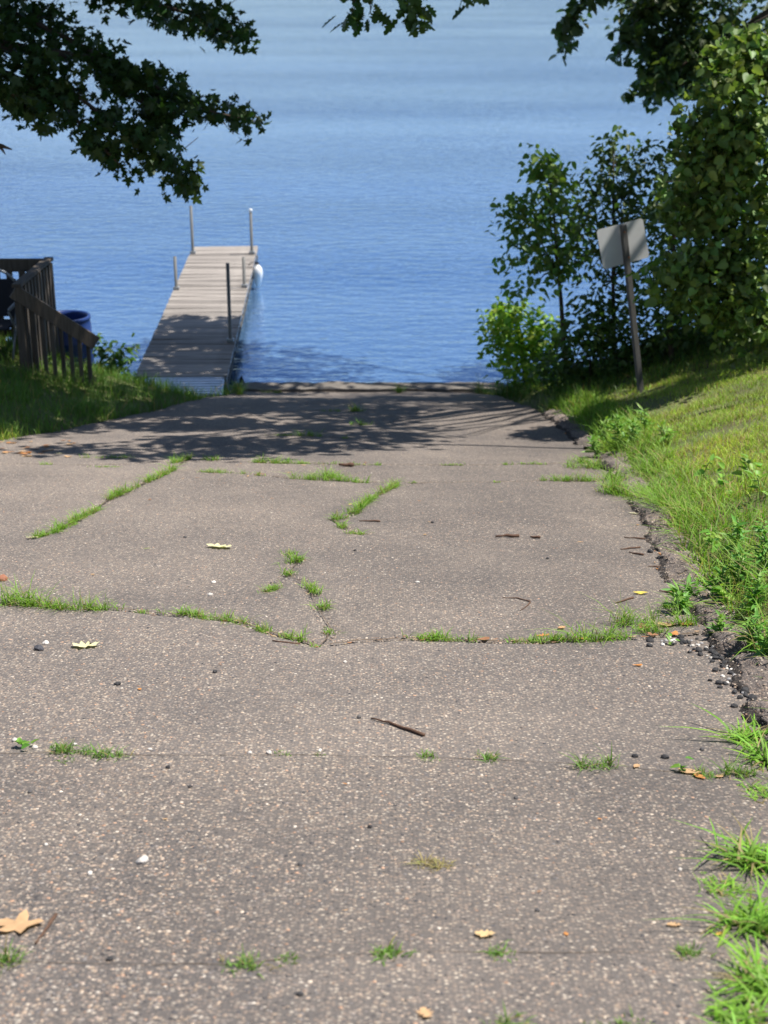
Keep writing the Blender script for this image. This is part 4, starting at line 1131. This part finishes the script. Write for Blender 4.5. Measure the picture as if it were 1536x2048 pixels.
# ------------------------------------------------------------------ weeds with broad or feathery leaves
def weed(px, py, hpx, nl, tpl, lsz, base_c, label, group):
    p = hit(px, py); s = scale_at(p); h = hpx / s
    root = empty('weed', p, label, 'weed', group)
    sb = MB(); lean = rng.normal(0, 0.15, 2)
    pts = [Vector((p[0] + lean[0] * h * f * f, p[1] + lean[1] * h * f * f, p[2] - 0.01 + h * f)) for f in (0, .35, .7, 1)]
    sb.tube(pts, [0.004, 0.003, 0.0025, 0.001], 5); sb.build('stem', M['grassstem'], root, True)
    f = rng.uniform(0.15, 1.0, nl)
    P = np.stack([p[0] + lean[0] * h * f * f, p[1] + lean[1] * h * f * f, p[2] + h * f], 1) + rng.normal(0, 0.012, (nl, 3))
    V, F_, C = leaf_cloud(P, lsz * rng.uniform(0.6, 1.2, nl) * (1.15 - 0.4 * f), tpl, lcol(nl, base_c, 0.2), -0.15, 0.7)
    o = np_mesh('leaves', V, [F_], M['leaf'], root, col=C); o['kind'] = 'stuff'
M['grassstem'] = mat_plain('green_stem', (0.10, 0.17, 0.04), 0.7, 0, 0.2, 30)
for q in [(1205, 900, 60, 80), (1235, 905, 70, 90), (1265, 890, 55, 70), (1290, 870, 50, 60), (1330, 885, 40, 40), (1190, 915, 40, 50)]:
    weed(*q, LANCE, 0.10, (0.15, 0.29, 0.05), 'feathery green weed in the patch where the kerb goes into shade', 'feathery weeds by the kerb')
for q in [(1385, 1215, 60, 70), (1430, 1210, 80, 80), (1360, 1225, 45, 50), (1480, 1180, 90, 90), (1500, 1240, 90, 70), (1530, 1150, 110, 90), (1470, 1110, 80, 80), (1440, 1290, 60, 50), (1500, 1310, 80, 60), (1530, 1330, 90, 60)]:
    weed(*q, LANCE, 0.075, (0.13, 0.29, 0.045), 'low ferny weed crowding the kerb beside the wide crack', 'ferny weeds by the wide crack')
for q in [(1420, 1120, 60, 12), (1445, 1000, 70, 10), (1490, 960, 60, 10), (1520, 1000, 70, 12), (1455, 1215, 45, 8), (1405, 960, 50, 8), (1335, 890, 35, 6)]:
    weed(*q, OVATE, 0.075, (0.18, 0.34, 0.05), 'broad leaved weed standing among the verge grass', 'broad leaved weeds in the verge')
for q in [(48, 1496, 18, 9), (1365, 1545, 18, 6), (1345, 1290, 12, 6)]:
    weed(*q, OVATE, 0.035, (0.14, 0.30, 0.04), 'tiny round leaved weed rooted in the asphalt', 'tiny weeds in the asphalt')
for q in [(100, 745, 45, 14), (140, 750, 40, 14), (60, 740, 40, 14), (165, 755, 40, 12), (30, 760, 35, 12)]:
    weed(*q, LANCE, 0.12, (0.07, 0.13, 0.035), 'dark weed at the foot of the stair rail', 'weeds under the stair rail')

# ------------------------------------------------------------------ litter on the road
def fallen(px, py, wpx, tpl, c, label, rot=None, curl=0.35, group=None, lift=0.004):
    p = hit(px, py); s = scale_at(p); L = wpx / s
    TV, TF = tpl
    # subdivide the fan once so that the leaf can curl
    V = TV.copy(); V[:, 1] -= 0.5
    r2 = V[:, 0] ** 2 * 1.4 + V[:, 1] ** 2
    V[:, 2] = curl * (r2 - 0.05) * 0.55 + rng.normal(0, 0.02, len(V))
    V[:, :2] *= rng.uniform(0.82, 1.12, (len(V), 1)); V[:, 2] -= V[:, 2].min()
    a = rot if rot is not None else random.uniform(0, 6.28)
    R = np.array([[math.cos(a), -math.sin(a)], [math.sin(a), math.cos(a)]])
    W = np.column_stack([(V[:, :2] @ R.T) * L, V[:, 2] * L + lift])
    W[:, 2] += surface(p[0] + W[:, 0], p[1] + W[:, 1]) - p[2]
    col_ = np.array(c) * rng.uniform(0.85, 1.15, (len(V), 1))
    o = np_mesh('fallen_leaf', W, [TF], M['dryleaf'], col=col_)
    o.location = Vector(p.tolist())
    return tag(o, label, 'leaf', group)
PALE = (0.66, 0.62, 0.36); TAN = (0.52, 0.33, 0.18); BRN = (0.30, 0.15, 0.08); ORG = (0.50, 0.22, 0.07); YEL = (0.62, 0.50, 0.10)
fallen(440, 1096, 58, OAK, PALE, 'pale cream lobed leaf lying alone left of the forked crack', 1.4, 0.5)
fallen(172, 1294, 60, OAK, PALE, 'pale cream curled leaf lying just below the grassy crack', 1.75, 0.9)
fallen(18, 1850, 105, MAPLE, TAN, 'large tan leaf with toothed edge beside a dark twig', 1.2, 0.3)
fallen(850, 2030, 46, OAK, TAN, 'tan leaf scrap at the very front of the road', 0.3, 0.6)
fallen(970, 1872, 46, OAK, (0.6, 0.42, 0.22), 'light tan lobed leaf above the front crack', 1.5, 0.3)
fallen(1348, 1852, 32, OAK, TAN, 'small tan leaf beside the crabgrass clumps', 1.5, 0.4)
fallen(1280, 1188, 30, OVATE, YEL, 'small yellow leaf lying near the broken kerb', 1.5, 0.5)
fallen(65, 1076, 28, LANCE, PALE, 'narrow pale leaf at the end of the diagonal crack', 1.5, 0.2)
fallen(292, 1098, 18, LANCE, (0.4, 0.5, 0.08), 'tiny yellow green leaf alone on the left panel', 1.7, 0.3)
fallen(118, 908, 24, LANCE, PALE, 'thin pale leaf near the left road edge', 1.5, 0.2)
fallen(1490, 1352, 44, LANCE, (0.6, 0.42, 0.2), 'long straw coloured leaf lying on the kerb', 1.2, 0.3)
fallen(1275, 1332, 22, OVATE, ORG, 'small orange leaf on the smooth panel near the kerb', 1.5, 0.4)
fallen(1132, 1870, 18, OVATE, ORG, 'tiny orange leaf above the front crack', 0.2, 0.4)
fallen(1438, 1870, 26, OVATE, (0.62, 0.32, 0.08), 'bright orange leaf under a crabgrass clump', 2.2, 0.3)
fallen(1270, 1028, 28, OVATE, (0.55, 0.52, 0.34), 'pale leaf scrap at the foot of the arching grass', 1.4, 0.4)
fallen(1294, 1026, 22, OVATE, ORG, 'orange leaf scrap at the foot of the arching grass', 1.8, 0.5)
fallen(1182, 888, 20, OVATE, (0.7, 0.68, 0.5), 'whitish leaf scrap beside the feathery weeds', 1.8, 0.5)
for q in [(965, 1281, 32), (1085, 1273, 30), (1122, 1258, 26), (1165, 1280, 30), (1290, 1256, 46), (1335, 1252, 48), (1372, 1250, 30), (1410, 1271, 40), (1390, 1236, 26), (1305, 1272, 30), (1350, 1270, 30)]:
    fallen(*q, random.choice([OAK, OVATE]), random.choice([TAN, BRN, ORG, (0.45, 0.26, 0.14)]), 'dry brown leaf caught in the grass of the wide crack', None, 0.7, 'dry leaves in the wide crack')
for q in [(1378, 1546, 50), (1440, 1554, 26), (1400, 1556, 30), (1272, 1535, 24)]:
    fallen(*q, OVATE, random.choice([TAN, ORG]), 'dry curled leaf in the faint crack by the road edge', None, 0.6, 'dry leaves in the faint crack')
for _ in range(26):
    yv = random.choice([random.uniform(925, 932), random.uniform(945, 962)]); xv = random.uniform(350, 760)
    fallen(xv, yv, random.uniform(8, 16), LANCE, random.choice([BRN, TAN, ORG]), 'brown leaf scrap along the far joints', None, 0.3, 'leaf scraps along the far joints')
for _ in range(30):
    fallen(random.uniform(0, 150), random.uniform(878, 915), random.uniform(10, 24), OVATE, random.choice([BRN, TAN, TAN, ORG]), 'brown leaf in the litter at the left road edge', None, 0.4, 'leaf litter at the left road edge')
for q in [(700, 1010, 12), (1130, 868, 14), (690, 1823, 14), (850, 1070, 12), (860, 1045, 12), (1080, 1785, 16), (690, 1570, 14), (545, 998, 12), (370, 1020, 12), (1160, 1085, 16), (840, 1003, 14), (1000, 1005, 12), (300, 1000, 12), (185, 1150, 12), (440, 1330, 14), (280, 1380, 14), (1200, 1640, 12), (330, 1640, 12)]:
    fallen(*q, random.choice([OVATE, LANCE]), random.choice([BRN, ORG, TAN]), 'tiny brown leaf scrap on the open asphalt', None, 0.3, 'leaf scraps on the open asphalt')

def stick(pts, r, label, group=None, mat='twig'):
    W = [hit(*q) for q in pts]
    out = []
    for i in range(len(W) - 1):
        for k in range(4):
            f = k / 4; p = W[i] + (W[i + 1] - W[i]) * f
            out.append(Vector((p[0] + random.uniform(-1, 1) * r * 0.5, p[1] + random.uniform(-1, 1) * r, float(surface(p[0], p[1])) + r * random.uniform(0.9, 1.3))))
    out.append(Vector((W[-1][0], W[-1][1], float(surface(W[-1][0], W[-1][1])) + r)))
    n_ = len(out)
    m_ = MB(); m_.tube(out, [r * (0.55 + 0.6 * i / (n_ - 1)) * random.uniform(0.85, 1.15) for i in range(n_)], 7)
    o = m_.build('stick', M[mat], smooth=True)
    return tag(o, label, 'stick', group)
stick([(742, 1438), (790, 1452), (848, 1473)], 0.0052, 'dark brown twig lying alone in the middle of the road')
stick([(72, 1890), (90, 1865), (112, 1832)], 0.0042, 'dark twig beside the large tan leaf')
stick([(992, 1075), (1038, 1074)], 0.009, 'thick brown bark strip on the far right panel')
stick([(1060, 1076), (1080, 1077)], 0.007, 'short bark chip beside the thick bark strip')
stick([(1005, 1197), (1035, 1197), (1060, 1204)], 0.003, 'thin curved twig on the panel before the wide crack', 'pair of thin curved twigs')
stick([(1040, 1222), (1056, 1212), (1060, 1205)], 0.003, 'thin curved twig on the panel before the wide crack', 'pair of thin curved twigs')
stick([(718, 1043), (760, 1044)], 0.005, 'thin stick right of the hooked crack')
stick([(676, 934), (706, 934)], 0.016, 'chunky brown bark piece in the far joint')
for q in ([(1248, 1076), (1290, 1079)], [(1258, 1106), (1287, 1111)], [(1297, 1135), (1326, 1134)], [(1320, 1184), (1346, 1187)], [(1232, 1208), (1266, 1197)], [(1240, 1100), (1280, 1096)], [(545, 1283), (600, 1290)]):
    stick(q, 0.0045, 'short twig among the litter along the kerb', 'twigs along the kerb')

def rock_mesh(r, c, seed):
    import bmesh
    bm = bmesh.new(); bmesh.ops.create_icosphere(bm, subdivisions=2, radius=1.0)
    for v_ in bm.verts:
        d = 1 + 0.35 * noise.noise(v_.co * 1.3 + Vector((seed * 3.1, 0, 0))) + 0.12 * noise.noise(v_.co * 4 + Vector((seed, 0, 0)))
        v_.co = Vector((v_.co.x * d, v_.co.y * d * 0.8, v_.co.z * d * 0.6)) * r
    me = bpy.data.meshes.new('pebble'); bm.to_mesh(me); bm.free()
    a = me.attributes.new('col', 'FLOAT_COLOR', 'POINT')
    for d in a.data: d.color = (*c, 1)
    me.materials.append(M['pebble']); return me
def pebble(px, py, wpx, c, label, group=None, name='pebble'):
    p = hit(px, py); r = wpx / scale_at(p) / 2
    o = add(name, rock_mesh(r, c, random.uniform(0, 50)), None, Vector((p[0], p[1], p[2] + r * 0.35)))
    o.rotation_euler.z = random.uniform(0, 6.28)
    return tag(o, label, 'stone', group)
BLK = (0.035, 0.034, 0.036); WHT = (0.62, 0.58, 0.53); GRY = (0.3, 0.29, 0.29)
pebble(78, 1300, 20, (0.06, 0.06, 0.07), 'dark grey pebble left of the curled cream leaf')
pebble(92, 1288, 14, WHT, 'white pebble touching the dark grey pebble')
pebble(5, 1161, 24, (0.28, 0.12, 0.07), 'reddish brown acorn sized lump above the grassy crack')
pebble(285, 1725, 26, (0.46, 0.43, 0.40), 'large pale stone on the front left panel')
pebble(180, 1748, 12, WHT, 'small white pebble near the large pale stone')
for q in [(1330, 1516, 17), (1270, 1514, 14)]: pebble(*q, BLK, 'black asphalt crumb right of the leafy tuft', 'two black crumbs by the faint crack')
for q in [(427, 1166, 10), (420, 1191, 12), (835, 1166, 9), (640, 1502, 9), (538, 1507, 14), (500, 1507, 10), (92, 1690, 9), (690, 1325, 9), (1360, 1740, 10), (30, 1482, 14), (70, 1497, 14), (150, 1490, 10), (300, 1500, 10)]:
    pebble(*q, random.choice([WHT, (0.5, 0.46, 0.42)]), 'small pale pebble loose on the asphalt', 'loose pale pebbles')
for q in [(718, 1436, 11), (1404, 1500, 12), (865, 1046, 8), (710, 1102, 8), (1095, 1118, 8), (336, 1536, 12), (740, 1655, 12), (1032, 1597, 10), (235, 1370, 14), (430, 1345, 12), (220, 1920, 16), (600, 1730, 12), (1075, 1822, 12), (160, 1043, 10), (380, 1575, 10), (600, 1990, 16), (370, 1075, 8), (60, 1585, 12)]:
    pebble(*q, random.choice([BLK, (0.08, 0.075, 0.075)]), 'small dark pebble loose on the asphalt', 'loose dark pebbles')
# dead thatch and leaf scraps gathered in the wide crack and along the kerb
for k in range(55):
    l_ = random.choice([CR[0], CR[1], CR[1]]); i = random.randrange(len(l_) - 1); f = random.random()
    xq = l_[i][0] + (l_[i + 1][0] - l_[i][0]) * f; yq = l_[i][1] + (l_[i + 1][1] - l_[i][1]) * f + random.uniform(-3, 8)
    fallen(xq, yq, random.uniform(7, 17), random.choice([LANCE, OVATE]), random.choice([BRN, TAN, (0.4, 0.3, 0.18), (0.22, 0.13, 0.08)]), 'brown scrap of dead leaf in the wide crack', None, 0.5, 'leaf scraps in the wide crack')
for k in range(24):
    yq = random.uniform(1030, 1260); xq = 1285 + (yq - 1030) * 0.42 + random.gauss(0, 16)
    fallen(xq, yq, random.uniform(8, 18), random.choice([LANCE, OVATE]), random.choice([BRN, TAN, ORG]), 'brown scrap of dead leaf at the foot of the kerb', None, 0.5, 'leaf scraps at the foot of the kerb')
# crumbs along the broken edge below the kerb
line = [(1290, 1284), (1370, 1287), (1420, 1303), (1450, 1330), (1468, 1360), (1500, 1395), (1525, 1415)]
for k in range(120):
    f = random.random() * (len(line) - 1); i = int(f); f -= i
    q = (line[i][0] + (line[i + 1][0] - line[i][0]) * f + random.gauss(0, 11), line[i][1] + (line[i + 1][1] - line[i][1]) * f + random.gauss(0, 5))
    dk = random.random() < 0.62
    pebble(q[0], q[1], random.uniform(6, 17 if dk else 11), BLK if dk else random.choice([WHT, (0.45, 0.42, 0.38), GRY]),
           'black tarry crumb broken off the kerb edge' if dk else 'pale pebble among the kerb crumbs', 'tarry crumbs by the kerb' if dk else 'pale pebbles among the crumbs', 'asphalt_crumb' if dk else 'pebble')
for q in [(1438, 1368, 17), (1468, 1414, 15), (1440, 1376, 12), (1490, 1385, 22), (1505, 1400, 24), (1420, 1362, 10), (1300, 1105, 14), (1320, 1118, 14), (1330, 1140, 12), (1310, 1092, 12)]:
    pebble(*q, BLK, 'black tarry crumb broken off the kerb edge', 'tarry crumbs by the kerb', 'asphalt_crumb')
